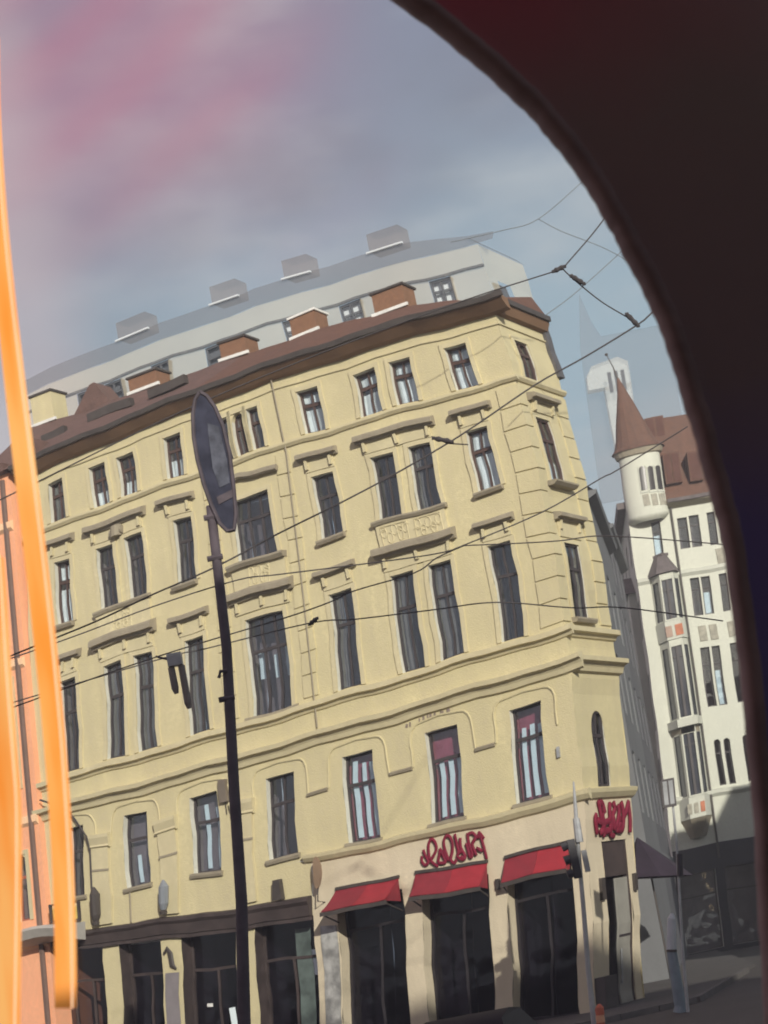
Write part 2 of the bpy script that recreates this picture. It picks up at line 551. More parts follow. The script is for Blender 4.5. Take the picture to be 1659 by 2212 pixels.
    if arched:
        mb = MB(F); r = w / 2; zc = z1 - r; pts = []
        for side in (-1, 1):
            arc = [(um + side * r * math.cos(a), zc + r * math.sin(a)) for a in [math.pi / 2 * k / 6 for k in range(7)]]
            mb.prism([(um + side * r, z1 + .002), (um + side * r, zc)] + arc[1:] if side > 0 else list(reversed([(um + side * r, z1 + .002), (um + side * r, zc)] + arc[1:])), -dep + .085, -.002)
        mb.build('arch_head', trim, wo_)
    return wo_


def hood(F, parent, u0, u1, z, h=.2, d=.28, frieze=None, brackets=True):
    mb = MB(F)
    prof = [(z - h * .5, 0), (z - h * .5, d * .45), (z - h * .2, d * .6), (z - h * .2, d), (z + h * .3, d), (z + h * .5, d * .85), (z + h * .75, .0)]
    mb.sweep(prof, u0, u1, .4)
    ho = mb.build('hood', trim_grey, parent)
    if frieze:
        mb = MB(F); mb.box(u0 + .18, u1 - .18, frieze, z - h * .5, 0, .05, .5)
        mb.build('frieze', trim, ho)
        n = 2 if u1 - u0 < 2 else 3
        for k in range(n):
            p = u0 + .22 + (u1 - u0 - .52) * k / (n - 1)
            b = MB(F); b.box(p, p + .08, z - h * .5 - .28, z - h * .5, .05, .14); b.build('bracket', trim, ho)
    return ho


def sill(F, parent, u0, u1, z, d=.2, h=.13):
    mb = MB(F); mb.sweep([(z - h, 0), (z - h, d * .7), (z - h * .4, d), (z, d), (z + .02, 0)], u0, u1, .4)
    return mb.build('sill', trim_grey, parent)


# ------------------------------------------------------------------ ground
g = MB(); g.grid(lambda s, t: (-260 + 520 * s, -70 + 420 * t, 0), 1, 1)
struct(g.build('street', asphalt))
pv = MB(); pv.prism([(-26, 70), (-24.5, 59.2), (2.2, 45.6), (5.2, 47.2), (9.0, 62), (12, 100), (0, 100)], .004, .13)
struct(pv.build('pavement', paving))


def kerb(pts):
    kb = thing('kerb', 'granite kerb edging the pavement before the yellow corner house', 'kerb', (pts[0][0], pts[0][1], 0))
    for (a, b) in zip(pts, pts[1:]):
        A = Vector(a); B = Vector(b); L = (B - A).length; n = int(L / 1.0); t = (B - A) / L; q = Vector((t.y, -t.x))
        for k in range(n):
            p0 = A + t * (L * k / n + .01); p1 = A + t * (L * (k + 1) / n - .01)
            mb = MB(); mb.prism([tuple(p0 + q * .002), tuple(p0 + q * .16), tuple(p1 + q * .16), tuple(p1 + q * .002)], .0, .145)
            mb.build('kerb_stone', kerb_m, kb)


kb_pts = [(-10, 51.8), (2.2, 45.6), (5.2, 47.2), (8.2, 59)]
kerb(kb_pts)

# ------------------------------------------------------------------ the yellow corner house
UE = 16.35
YB = thing('corner_house', 'tall yellow corner house with red shop awnings and dark brown windows', 'building', FAC(7, 0, 0) * 1.0)
YB.location.z = 0
Z5 = (17.56, 18.85); Z4 = (14.38, 16.27); Z3 = (9.92, 12.71); Z2 = (5.84, 8.13)
Wd = {'C0': (14.58, 15.21), 'C1a': (12.84, 13.51), 'C1b': (11.71, 12.39), 'C2': (9.86, 10.55), 'C4': (4.73, 5.48),
      'C5a': (2.74, 3.48), 'C5b': (1.52, 2.26), 'C6': (-.33, .37)}
Md = [(14.56, 15.11), (12.21, 13.08), (9.73, 10.69), (7.18, 8.12), (4.59, 5.58), (1.98, 2.95), (-.48, .44)]
C3w = (7.01, 8.34)
C3t = [(8.05, 8.5), (7.47, 7.9), (6.88, 7.32)]
holes = []
for k in Wd:
    for z in (Z5, Z4, Z3):
        holes.append((*Wd[k], *z))
for c in C3t:
    holes.append((*c, *Z5))
holes += [(*C3w, *Z4), (*C3w, *Z3)]
for c in Md:
    holes.append((*c, *Z2))
SHOP = [(3.98, 6.04), (1.42, 3.44), (-1.0, .88)]
shop_h = [(a, b, .15, 4.45) for a, b in SHOP]
LSH = [(14.0, 16.2), (11.95, 13.4), (9.4, 11.25), (6.8, 8.75)]
lsh_h = [(a, b, .15, 4.12) for a, b in LSH]
wall_holes(FAC, UC, UE, 5.6, 19.4, holes, 0, .55).build('wall', plaster, YB)
wall_holes(FAC, UC, 6.8, 0, 5.6, shop_h, 0, .55).build('ground_floor_wall', plaster_lo, YB)
wall_holes(FAC, 6.8, UE, 0, 5.6, lsh_h, 0, .55).build('ground_floor_wall', plaster, YB)
KW = [(.66, 1.5, 17.56, 18.76), (.72, 1.62, 14.3, 16.33), (.72, 1.63, 10.15, 12.4), (.93, 1.7, 5.8, 7.62)]
KD = (.95, 2.55, .16, 4.66)
SE = 2.97
wall_holes(CHA, 0, SE, 5.6, 19.4, KW, 0, .5).build('wall', plaster, YB)
wall_holes(CHA, 0, SE, 0, 5.6, [KD], 0, .5).build('ground_floor_wall', plaster_lo, YB)
# hidden sides so the house is a closed body
mb = MB(FAC); mb.grid(lambda s, t: (UE, 19.4 * t, -9 * s), 6, 12); mb.build('wall', plaster, YB)
mb = MB(CHA)
mb.grid(lambda s, t: (SE, 19.4 * t, -8 * s), 6, 12)
mb.build('wall', plaster, YB)

# windows -------------------------------------------------
cur5 = {'C0': 'full', 'C1a': 'nethalf', 'C1b': 'nethalf', 'C2': 'nethalf', 'C4': 'net', 'C5a': 'net', 'C5b': 'net', 'C6': 'net'}
cur4 = {'C0': 'net', 'C1a': 'dark', 'C1b': 'dark', 'C2': 'dark', 'C4': 'dark', 'C5a': 'dark', 'C5b': 'sides', 'C6': 'net'}
cur3 = {'C0': 'dark', 'C1a': 'sides', 'C1b': 'full', 'C2': 'left', 'C4': 'sides', 'C5a': 'left', 'C5b': 'full', 'C6': 'dark'}
for k, (a, b) in Wd.items():
    window(FAC, YB, a, b, *Z5, cur=cur5[k])
    window(FAC, YB, a, b, *Z4, cur=cur4[k], fm=frame_m if cur4[k] == 'net' else frame_dk)
    window(FAC, YB, a, b, *Z3, cur=cur3[k], fm=frame_dk)
for i, (a, b) in enumerate(C3t):
    window(FAC, YB, a, b, *Z5, kind='one' if i != 1 else 'two', cur='dark' if i != 1 else 'sides', arched=(i == 1), fm=frame_m)
window(FAC, YB, *C3w, *Z4, kind='three', cur='nethalf' if 0 else 'dark', fm=frame_dk)
w3 = window(FAC, YB, *C3w, *Z3, kind='three', cur='dark', fm=frame_dk)
for a, b, z0, z1 in ((8.0, 8.25, 11.0, 11.75), (7.55, 7.75, 10.95, 11.6), (7.08, 7.36, 10.9, 11.75)):
    mb = MB(FAC); mb.box(a, b, z0, z1, -.42, -.41); mb.build('blind_strip', blue_cur, w3)
mc = ['dark', 'strips2d.45', 'strips2d.85', 'dark', 'strips3m.9', 'strips3m.68', 'strips3m.78']
for (a, b), c in zip(Md, mc):
    window(FAC, YB, a, b, *Z2, kind='two' if c == 'dark' else 'one', cur=c, fm=frame_dk, surround=False, dep=.3)
    sill(FAC, YB, a - .08, b + .08, Z2[0], .12)
for i, (a, b, z0, z1) in enumerate(KW):
    window(CHA, YB, a, b, z0, z1, cur=['dark', 'nethalf', 'sides', 'strips2d.8'][i], arched=(i == 3), fm=frame_m if i < 2 else frame_dk, surround=i < 3, dep=.11)

# hoods and sills -----------------------------------------
for a, b in ((4.46, 5.79), (-.58, .67), (9.64, 10.91), (14.35, 15.5)):
    hood(FAC, YB, a, b, 16.87, frieze=16.42)
    sill(FAC, YB, a + .2, b - .2, 14.36)
for a, b in ((1.26, 3.8), (11.46, 13.83)):
    hood(FAC, YB, a, b, 16.87, h=.24, frieze=16.42)
    sill(FAC, YB, a + .1, b - .1, 14.36)
for a, b in ((4.47, 5.77), (-.58, .64), (9.6, 10.88), (14.35, 15.3)):
    hood(FAC, YB, a, b, 13.36, frieze=12.86)
for a, b in ((1.27, 3.8), (11.46, 13.8)):
    hood(FAC, YB, a, b, 13.4, h=.3, d=.36, frieze=12.86)
hood(FAC, YB, 6.55, 8.8, 13.4, h=.3, d=.34, frieze=12.9)
# waved pediment over the wide bay window
mb = MB(FAC); pts = []
for k in range(17):
    t = k / 16; pts.append((8.85 - 2.3 * t, 16.82 + .14 * math.exp(-((t - .38) / .16) ** 2), .14))
mb.tube(pts, .1, 6); mb.build('hood', trim_grey, YB)
sill(FAC, YB, 6.72, 8.65, 14.36, .3, .16)
sill(FAC, YB, 6.8, 8.6, 9.93, .1)
hood(CHA, YB, .5, 2.1, 16.9, frieze=16.5); hood(CHA, YB, .45, 2.1, 13.2, frieze=12.6)
sill(CHA, YB, .5, 1.9, 14.28, .3); sill(CHA, YB, .55, 1.8, 10.13)
# ornamental parapet below the paired windows
for (a, b) in ((1.45, 3.6), (11.6, 13.7), (6.75, 8.6)):
    mb = MB(FAC); mb.box(a, b, 13.55, 14.22, 0, .09, .5); pp = mb.build('parapet_panel', trim, YB)
    mid = (a + b) / 2
    for (p, q) in ((a + .14, mid - .12), (mid + .12, b - .14)) if a < 3 else ((mid - .35, mid + .35),):
        R = random.Random(int(p * 50))
        mb = MB(FAC); n = 5
        for k in range(n):
            cx = p + (q - p) * (k + .5) / n; cz = 13.88 + .1 * (-1) ** k
            ring = [(cx + .085 * math.cos(t * .785), cz + .16 * math.sin(t * .785), .1) for t in range(9)]
            mb.tube(ring, .022, 4)
        for k in range(6):
            x = p + (q - p) * R.random(); z = 13.7 + .35 * R.random(); mb.tube([(x - .08, z, .1), (x, z + .06, .1), (x + .09, z - .03, .1)], [.012, .03, .012], 5)
        mb.tube([(p, 13.6, .1), (q, 13.6, .1), (q, 14.15, .1), (p, 14.15, .1), (p, 13.6, .1)], .022, 4)
        mb.build('relief', trim, pp)
# oval cartouche above the left pair
mb = MB(FAC); mb.tube([(12.6, 16.4, .1), (12.6, 16.72, .1)], [.2, .2], 10); mb.tube([(12.35, 16.55, .1), (12.85, 16.55, .1)], [.12, .12], 8)
mb.build('cartouche', trim_grey, YB)

# string courses ------------------------------------------


def course(z, prof, m, name, ch=True, u1=UE):
    dm = max(p[1] for p in prof)
    mb = MB(FAC); mb.sweep([(z + p[0], p[1]) for p in prof], UC - dm, u1, .5); o = mb.build(name, m, YB)
    if ch:
        mb = MB(CHA); mb.sweep([(z + p[0], p[1]) for p in prof], .0, SE + .05, .5); mb.build(name, m, YB)
    return o


course(17.44, [(-.1, 0), (-.1, .06), (-.02, .13), (.05, .13), (.08, 0)], trim, 'string_course')
course(9.78, [(-.22, 0), (-.2, .06), (-.1, .12), (-.08, .24), (.06, .24), (.1, .02), (.1, 0)], trim, 'sill_course')
course(8.93, [(-.34, 0), (-.3, .1), (-.18, .14), (-.1, .2), (-.06, .34), (.06, .36), (.12, .0)], trim, 'cornice')
course(5.68, [(-.16, 0), (-.12, .1), (-.02, .2), (.06, .22), (.1, 0)], trim, 'ledge', True, 6.95)
course(19.12, [(-.03, 0), (-.02, .05), (.02, .05), (.03, 0)], trim, 'moulding')
# eaves: soffit boards and gutter
mb = MB(FAC); mb.sweep([(19.38, .0), (19.42, .2), (19.62, .5), (19.72, .5), (19.72, .0)], UC - .5, UE, .5); mb.build('eave', soffit, YB)
mb = MB(CHA); mb.sweep([(19.38, .0), (19.42, .15), (19.62, .28), (19.72, .28), (19.72, .0)], 0, SE, .5); mb.build('eave', soffit, YB)
mb = MB(FAC); mb.sweep([(19.66, .5), (19.66, .6), (19.8, .62), (19.8, .5)], UC - .6, UE, .5); mb.build('gutter', metal_d, YB)
mb = MB(CHA); mb.sweep([(19.66, .28), (19.66, .36), (19.8, .38), (19.8, .28)], .0, SE, .5); mb.build('gutter', metal_d, YB)

# arched niches round the mezzanine windows -----------------
for i, (a, b) in enumerate(Md):
    l = a - .45; r = b + .45
    zt = 8.44
    pts = [(r, 7.38, .02), (r, 7.75, .02)]
    for k in range(5):
        t = math.pi / 2 * k / 4
        pts.append((r - .32 * (1 - math.cos(t)), 7.98 + (zt - 7.98) * math.sin(t), .02))
    pts.append(((a + b) / 2, zt + .06, .02))
    for k in range(4, -1, -1):
        t = math.pi / 2 * k / 4
        pts.append((l + .32 * (1 - math.cos(t)), 7.98 + (zt - 7.98) * math.sin(t), .02))
    pts += [(l, 7.75, .02), (l, 7.38, .02)]
    mb = MB(FAC); mb.tube(pts, .03, 5); mb.build('arch_moulding', plaster, YB)
for a, b in ((3.42, 4.12), (.93, 1.53), (6.05, 6.75)):
    mb = MB(FAC); mb.sweep([(7.3, 0), (7.32, .07), (7.38, .1), (7.42, .0)], a, b, .4); mb.build('impost', trim_grey, YB)
for a, b in ((11.2, 11.8), (13.6, 14.2), (8.6, 9.2)):
    mb = MB(FAC); mb.box(a, b, 4.75, 7.5, 0, .1, .5); p = mb.build('pilaster', trim, YB)
    mb = MB(FAC); mb.sweep([(7.3, .1), (7.34, .16), (7.4, .13), (7.62, .2), (7.72, .2), (7.74, 0), (7.3, 0)], a - .08, b + .08, .4); mb.build('capital', trim, p)
    mb = MB(FAC); mb.box(a - .02, b + .02, 6.55, 6.62, .1, .125); mb.build('band', trim_grey, p)
# sooty remains of old lettering just under the cornice
soot = mat('soot_stain', (0.24, 0.19, 0.16), 0.95, 0.25, 5.0)
for (u, z0, z1, w) in ((3.42, 8.44, 8.56, .06), (3.32, 8.43, 8.57, .04), (3.02, 8.45, 8.58, .03), (2.88, 8.42, 8.62, .05), (2.76, 8.44, 8.6, .03), (2.66, 8.47, 8.63, .05), (2.54, 8.49, 8.62, .04), (2.3, 8.5, 8.6, .09), (2.12, 8.5, 8.62, .08)):
    mb = MB(FAC); mb.prism([(u, z0), (u + w * 1.3, z0 + .02), (u + w, z1), (u - .01, z1 - .03)], .0, .012); mb.build('stain', soot, YB)
# quoins ----------------------------------------------------
for z0, z1 in ((10.0, 17.25),):
    n = int((z1 - z0) / .62)
    for k in range(n):
        p = z0 + (z1 - z0) * k / n + .022; q = z0 + (z1 - z0) * (k + 1) / n - .022
        for (a, b) in ((UC - .045, UC + .62), (6.12, 6.6), (8.85, 9.3)):
            mb = MB(FAC); mb.box(a, b, p, q, 0, .045, 0); mb.build('quoin', plaster, YB)
        for (a, b) in ((0, .42), (2.3, 2.97)):
            mb = MB(CHA); mb.box(a, b, p, q, 0, .045, 0); mb.build('quoin', plaster, YB)
mb = MB(FAC); mb.tube([(6.25, 9.1, .08), (6.22, 13, .08), (6.2, 17.2, .08), (6.2, 19.4, .08)], .025, 6); mb.build('downpipe', trim_grey, YB)

# roof --------------------------------------------------------
RD = 3.0


def ridge(u):
    # height of the ridge, three metres back
    T = [(-4, 20.6), (-1, 20.6), (1, 21.1), (2.6, 21.4), (5.7, 21.6), (8.7, 21.68), (12, 21.82), (15, 22.0), (18, 22.3)]
    for (a, x), (b, y) in zip(T, T[1:]):
        if u <= b:
            return x + (y - x) * (u - a) / (b - a)
    return T[-1][1]


def ROOF(u, z, d):
    a, b = warp(min(u, UE), min(z, 19.8))
    a += u - min(u, UE)
    return FO + FU * a + FN * d + Vector((0, 0, b + z - min(z, 19.8)))


mb = MB(ROOF)
seg = [(-1.5, 8.9), (8.9, 18.0)]
for i, (a, b) in enumerate(seg):
    mb = MB(ROOF)
    mb.grid(lambda s, t: (a + (b - a) * s + (1 - t) * 0 , 19.76 + (ridge(a + (b - a) * s) - 19.76) * t, .55 - (RD + .55) * t), 24, 6)
    mb.grid(lambda s, t: (a + (b - a) * s, ridge(a + (b - a) * s) - 3.0 * t, -RD - .02 * t), 24, 1)
    mb.build('roof', roof_m if i == 0 else roof_dk, YB)
# hipped end above the corner
mb = MB(FAC)
mb.v += []
P0 = ROOF(-1.5, 19.76, .55); P1 = ROOF(-1.5, ridge(-1.5), -RD); P2 = CHA(SE, 19.76, .3); P3 = CHA(SE + .2, 19.6, -3.5)
mb = MB(); mb.v = [tuple(P0), tuple(P2), tuple(P1), tuple(CHA(0, 19.76, .3))]; mb.f = [(0, 3, 2), (3, 1, 2)]
mb.build('roof', roof_m, YB)
# snow boards / roof vents seen as dark slots on the left slope
for (a, b, t) in ((9.9, 11.4, .42), (12.3, 14.2, .5), (15.2, 16.2, .5)):
    zr = 19.76 + (ridge(11) - 19.76) * t; dd = .55 - (RD + .55) * t
    mb = MB(ROOF); mb.box(a, b, zr + .02, zr + .3, dd - .1, dd + .12, .5); mb.build('roof_vent', metal_d, YB)


def chimney(u0, u1, z0, z1, d=-RD, pale=False, pots=0, cap=True, m=None):
    mb = MB(ROOF); mb.box(u0, u1, z0 - .6, z1, d - .7, d + .1, 0); c = mb.build('chimney', m or brick_m, YB)
    if cap:
        mb = MB(ROOF); mb.box(u0 - .06, u1 + .06, z1 + .002, z1 + .07, d - .76, d + .16, 0); mb.build('chimney_cap', metal_d if not pale else metal_w, c)
    mb = MB(ROOF); mb.box(u0 - .1, u1 + .1, z0 - .06, z0 + .04, d + .1, d + .17, 0); mb.build('flashing', metal_w, c)
    for k in range(pots):
        x = u0 + (u1 - u0) * (k + .7) / (pots + .4)
        mb = MB(ROOF); mb.tube([(x, z1 + .07, d - .3), (x, z1 + .2, d - .3)], .07, 8); mb.build('chimney_pot', metal_w, c)
    return c


chimney(2.68, 3.75, 21.45, 22.1)
chimney(5.95, 6.9, 21.6, 22.22, pale=True)
chimney(8.75, 9.7, 21.72, 22.26, pots=1)
chimney(12.36, 13.6, 21.9, 22.38, pots=2)
chimney(16.9, 17.8, 22.2, 23.2, m=plaster)
# small gabled dormer behind the ridge
mb = MB(ROOF); mb.prism([(14.4, 21.8), (16.2, 21.9), (15.2, 22.8), (15.0, 22.8)], -RD - .8, -RD + .12); mb.build('gable', roof_dk, YB)
mb = MB(ROOF); mb.box(15.5, 16.3, 20.0, 20.55, -.6, .25, 0); dm = mb.build('dormer', roof_dk, YB)
mb = MB(ROOF); mb.box(15.6, 16.2, 20.05, 20.45, .25, .27, 0); mb.build('pane', pane_m, dm)

mb = MB(CHA); mb.box(SE - .12, SE + .22, 17.95, 19.7, -.35, .1, .5); mb.build('corner_hopper', mat('dark_zinc', (.10, .095, .10), .6, .2), YB)
# shops ---------------------------------------------------------


def shopfront(F, u0, u1, z0, z1, m, nm, posts=2, transom=.75):
    dep = .55
    mb = MB(F); t = .08
    mb.box(u0, u0 + t, z0, z1, -dep, -dep + .1); mb.box(u1 - t, u1, z0, z1, -dep, -dep + .1)
    mb.box(u0 + t, u1 - t, z1 - t, z1, -dep, -dep + .097); mb.box(u0 + t, u1 - t, z0, z0 + .35, -dep, -dep + .097)
    zt = z0 + (z1 - z0) * transom
    mb.box(u0 + t, u1 - t, zt - .04, zt + .04, -dep, -dep + .094)
    w = (u1 - u0 - 2 * t) / posts
    for k in range(1, posts):
        x = u0 + t + w * k
        mb.box(x - .035, x + .035, z0 + .35, zt - .04, -dep, -dep + .091)
    o = mb.build(nm, m, YB)
    for k in range(posts):
        mb = MB(F); mb.box(u0 + t + w * k + .036, u0 + t + w * (k + 1) - .036, z0 + .355, zt - .045, -dep + .03, -dep + .042); mb.build('pane', shop_gl, o)
    mb = MB(F); mb.box(u0 + t, u1 - t, zt + .045, z1 - t, -dep + .03, -dep + .042); mb.build('pane', shop_gl, o)
    mb = MB(F)
    for uu in (u0, u1):
        mb.grid(lambda s, q: (uu, z0 + (z1 - z0) * s, -dep * q), 6, 1)
    mb.grid(lambda s, q: (u0 + (u1 - u0) * s, z1, -dep * q), 3, 1)
    mb.build('reveal', plaster_lo if m is not dark_shop else dark_shop, o)
    mb = MB(F); k = -dep - 2.5
    mb.box(u0, u1, 0, z1, k - .05, k)
    for uu in (u0, u1):
        mb.grid(lambda s, q: (uu, z1 * s, -dep + (k + dep) * q), 4, 2)
    for zz in (.1, z1):
        mb.grid(lambda s, q: (u0 + (u1 - u0) * s, zz, -dep + (k + dep) * q), 2, 2)
    mb.build('interior', shop_in, o)
    return o


for a, b in SHOP:
    shopfront(FAC, a, b, .15, 4.45, near_black, 'shopfront', 2, .8)
for i, (a, b) in enumerate(LSH):
    s = shopfront(FAC, a, b, .15, 4.12, dark_shop, 'shopfront', 2 if i else 3, .72)
# dark timber fascia over the left shops
mb = MB(FAC); mb.sweep([(4.1, 0), (4.12, .16), (4.42, .2), (4.52, .28), (4.62, .28), (4.66, 0)], 6.82, UE, .5); mb.build('shop_fascia', dark_shop, YB)
mb = MB(FAC); mb.box(6.82, UE, 4.0, 4.1, .0, .12); mb.build('shop_fascia', dark_shop, YB)
# door leaf and corner entrance in the narrow side
mb = MB(CHA); u0, u1, z0, z1 = KD; dep = .14
mb.box(u0, u0 + .1, z0, z1, -dep, -dep + .1); mb.box(u1 - .1, u1, z0, z1, -dep, -dep + .1); mb.box(u0 + .1, u1 - .1, z1 - .9, z1, -dep, -dep + .08)
dr = mb.build('entrance', dark_shop, YB)
for uu in (u0, u1):
    mb = MB(CHA); mb.grid(lambda s, q: (uu, z0 + (z1 - z0) * s, -dep * q), 6, 1); mb.build('reveal', plaster_lo, dr)
mb = MB(CHA); mb.grid(lambda s, q: (u0 + (u1 - u0) * s, z1, -dep * q), 3, 1); mb.build('reveal', plaster_lo, dr)
mb = MB(CHA); mb.box(u0, u1, 0, z1, -dep - 1.5, -dep - 1.45); mb.build('interior', shop_in, dr)
door_grey = mat('grey_door_paint', (0.30, 0.29, 0.26), 0.6, 0.1, 2.0)
mb = MB(CHA); mb.box(1.68, 2.44, .2, 3.7, -dep + .03, -dep + .09); dl = mb.build('door', door_grey, dr)
mb = MB(CHA); mb.tube([(1.78, 1.0, -dep + .14), (1.78, 1.9, -dep + .14)], .025, 6); mb.build('handle', steel, dl)
mb = MB(CHA); mb.box(1.72, 2.4, 2.2, 2.26, -dep + .09, -dep + .12); mb.build('rail', frame_dk, dl)
mb = MB(CHA); mb.box(1.06, 1.66, .2, 3.7, -dep + .03, -dep + .05); mb.build('pane', shop_gl, dr)
mb = MB(CHA); mb.box(.05, .8, .15, 1.3, 0, .3); mb.build('plinth', paving, YB)
mb = MB(CHA); mb.box(.55, .75, 3.2, 3.75, .0, .1); mb.build('wall_lamp', metal_d, YB)
mb = MB(CHA); mb.box(2.66, 2.82, 3.3, 3.75, .0, .1); mb.build('wall_lamp', metal_d, YB)
mb = MB(FAC); mb.box(1.1, 1.2, 4.0, 4.28, .0, .1); mb.build('wall_lamp', metal_d, YB)
mb = MB(FAC); mb.box(-.95, -.87, 6.6, 6.85, .0, .08); mb.build('wall_lamp', steel, YB)
# display board and door glass; whitish reflections painted as pale panels
shop_panel = mat('pale_reflection_panel', (0.34, 0.34, 0.33), 0.6, 0.45, 2.5)
mb = MB(FAC); mb.box(6.08, 6.58, .8, 3.8, .0, .04); mb.build('display_board', shop_panel, YB)
green_gl = mat('greenish_door_glass', (0.10, 0.13, 0.12), 0.3, 0.4, 2.0)
for (a, b, z0, z1, m_) in ((7.2, 7.7, .4, 3.8, green_gl), (7.02, 7.2, 2.5, 3.2, blue_cur), (9.85, 10.05, 1.3, 1.85, blue_cur), (12.0, 13.3, 3.95, 4.02, metal_w), (10.6, 10.8, 1.95, 2.05, metal_w)):
    mb = MB(FAC); mb.box(a, b, z0, z1, -.5, -.49); mb.build('shop_panel', m_, YB)

# awnings --------------------------------------------------------


def awning(u0, u1, z1, z0, d, label):
    t = thing('awning', label, 'awning', FAC((u0 + u1) / 2, z1, 0), 'red shop awnings')
    mid = u0 + (u1 - u0) * .5
    for (a, b, m_) in ((u0, mid - .006, red_fab), (mid + .006, u1, red_fab_shade)):  # darker half has the shade put into its red
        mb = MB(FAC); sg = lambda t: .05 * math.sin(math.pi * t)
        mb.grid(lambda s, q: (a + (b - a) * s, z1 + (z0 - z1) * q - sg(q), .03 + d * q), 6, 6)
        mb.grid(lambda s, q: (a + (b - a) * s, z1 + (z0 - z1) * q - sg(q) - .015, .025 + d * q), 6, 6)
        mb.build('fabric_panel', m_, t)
    mb = MB(FAC); mb.box(u0 - .02, u1 + .02, z0 - .13, z0 - .02, d - .03, d + .05, .5); mb.build('front_bar', metal_d, t)
    mb = MB(FAC); mb.box(u0, u1, z1 - .02, z1 + .06, .0, .1, .5); mb.build('roller_box', metal_d, t)
    for uu in (u0 + .03, u1 - .03):
        mb = MB(FAC); mb.tube([(uu, z1 - .9, .03), (uu, z0 - .08, d)], .02, 6); mb.build('arm', metal_d, t)
        mb = MB(FAC); mb.poly([(uu, z1, .03), (uu, z0 - .02, d), (uu, z0 - .1, .03)]); mb.build('side_panel', red_fab_shade, t)
    return t


awning(4.02, 6.0, 4.76, 4.22, .95, 'red awning over the shop opening with the grey display board')
awning(1.42, 3.5, 4.76, 4.16, .6, 'red awning directly below the large red script sign')
awning(-1.0, .9, 4.78, 4.16, .35, 'red awning next to the corner with the traffic light')

# red script signs ------------------------------------------------


def script(F, strokes, label, r):
    t = thing('shop_sign', label, 'sign', F(strokes[0][0][0], strokes[0][0][1], 0))
    for s in strokes:
        P = [Vector((a, b)) for a, b in s]; out = []
        if len(P) > 2:
            Q = [P[0]] + P + [P[-1]]
            for i in range(1, len(Q) - 2):
                for k in range(4):
                    x = k / 4; a, b, c, d = Q[i - 1], Q[i], Q[i + 1], Q[i + 2]
                    out.append(.5 * ((2 * b) + (c - a) * x + (2 * a - 5 * b + 4 * c - d) * x * x + (3 * b - a - 3 * c + d) * x ** 3))
            out.append(P[-1])
        else:
            out = P
        mb = MB(F); mb.tube([(p.x, p.y, .07) for p in out], r, 7, .6); mb.build('letter', red_sign, t, True)
    return t


S1 = [[(3.23, 5.26), (3.18, 5.14), (3.08, 4.97), (3.19, 4.9), (3.28, 5.0), (3.27, 5.12)], [(3.04, 5.01), (3.07, 5.3), (3.02, 5.45), (2.94, 5.47), (2.85, 5.37), (2.82, 5.23), (2.91, 5.1), (3.0, 4.99), (2.91, 4.89), (2.82, 4.83)], [(2.81, 4.92), (2.74, 5.1), (2.71, 5.21), (2.64, 5.06), (2.6, 4.9), (2.81, 4.91)], [(2.63, 5.17), (2.5, 4.93), (2.57, 5.19), (2.59, 5.37), (2.51, 5.47), (2.39, 5.42), (2.33, 5.26), (2.36, 5.1), (2.44, 4.94), (2.37, 4.84), (2.28, 4.91)], [(2.25, 5.47), (2.21, 5.28), (2.19, 5.07), (2.24, 4.97), (2.13, 4.88), (2.03, 4.94), (2.11, 5.15), (2.09, 5.36)], [(1.94, 5.22), (1.92, 5.03), (1.9, 4.9), (1.83, 4.96), (1.87, 5.23), (1.87, 5.44)], [(1.87, 5.4), (1.73, 5.43), (1.66, 5.32), (1.78, 5.17), (1.72, 4.92)], [(1.68, 5.38), (1.59, 5.31), (1.54, 5.42), (1.51, 5.28), (1.48, 5.05), (1.43, 4.81)], [(1.54, 5.42), (1.44, 5.27)], [(1.69, 5.08), (1.54, 5.0)], [(2.23, 5.02), (2.08, 5.06), (2.05, 4.91), (2.16, 4.95)]]
script(FAC, [[(a, b + .02) for a, b in s] for s in S1], 'large red script lettering on the cream wall above the middle awning', .042)
S2 = [[(0.52, 5.21), (0.44, 5.11), (0.55, 4.85)], [(0.75, 5.43), (0.78, 5.32), (0.88, 5.0), (1.0, 4.78)], [(0.69, 5.44), (0.95, 5.44), (1.05, 5.24)], [(0.9, 5.24), (0.96, 5.0), (1.01, 4.82)], [(1.44, 5.43), (1.37, 5.25), (1.39, 4.83), (1.61, 4.76)], [(1.66, 5.45), (1.71, 5.3), (1.56, 5.19), (1.67, 4.89)], [(1.93, 5.38), (1.96, 5.23), (1.73, 4.92)], [(2.16, 5.44), (2.23, 5.23), (2.14, 4.89), (1.73, 4.91)], [(2.64, 5.43), (2.48, 5.28), (2.27, 5.15)], [(2.61, 5.41), (2.65, 5.08), (2.64, 4.81)], [(0.56, 5.11), (0.94, 5.04), (1.39, 5.08), (1.4, 4.9), (0.73, 4.88)], [(1.91, 5.16), (2.05, 5.02), (1.85, 4.93)]]
script(CHA, S2, 'red script lettering on the narrow corner side above the entrance door', .075)

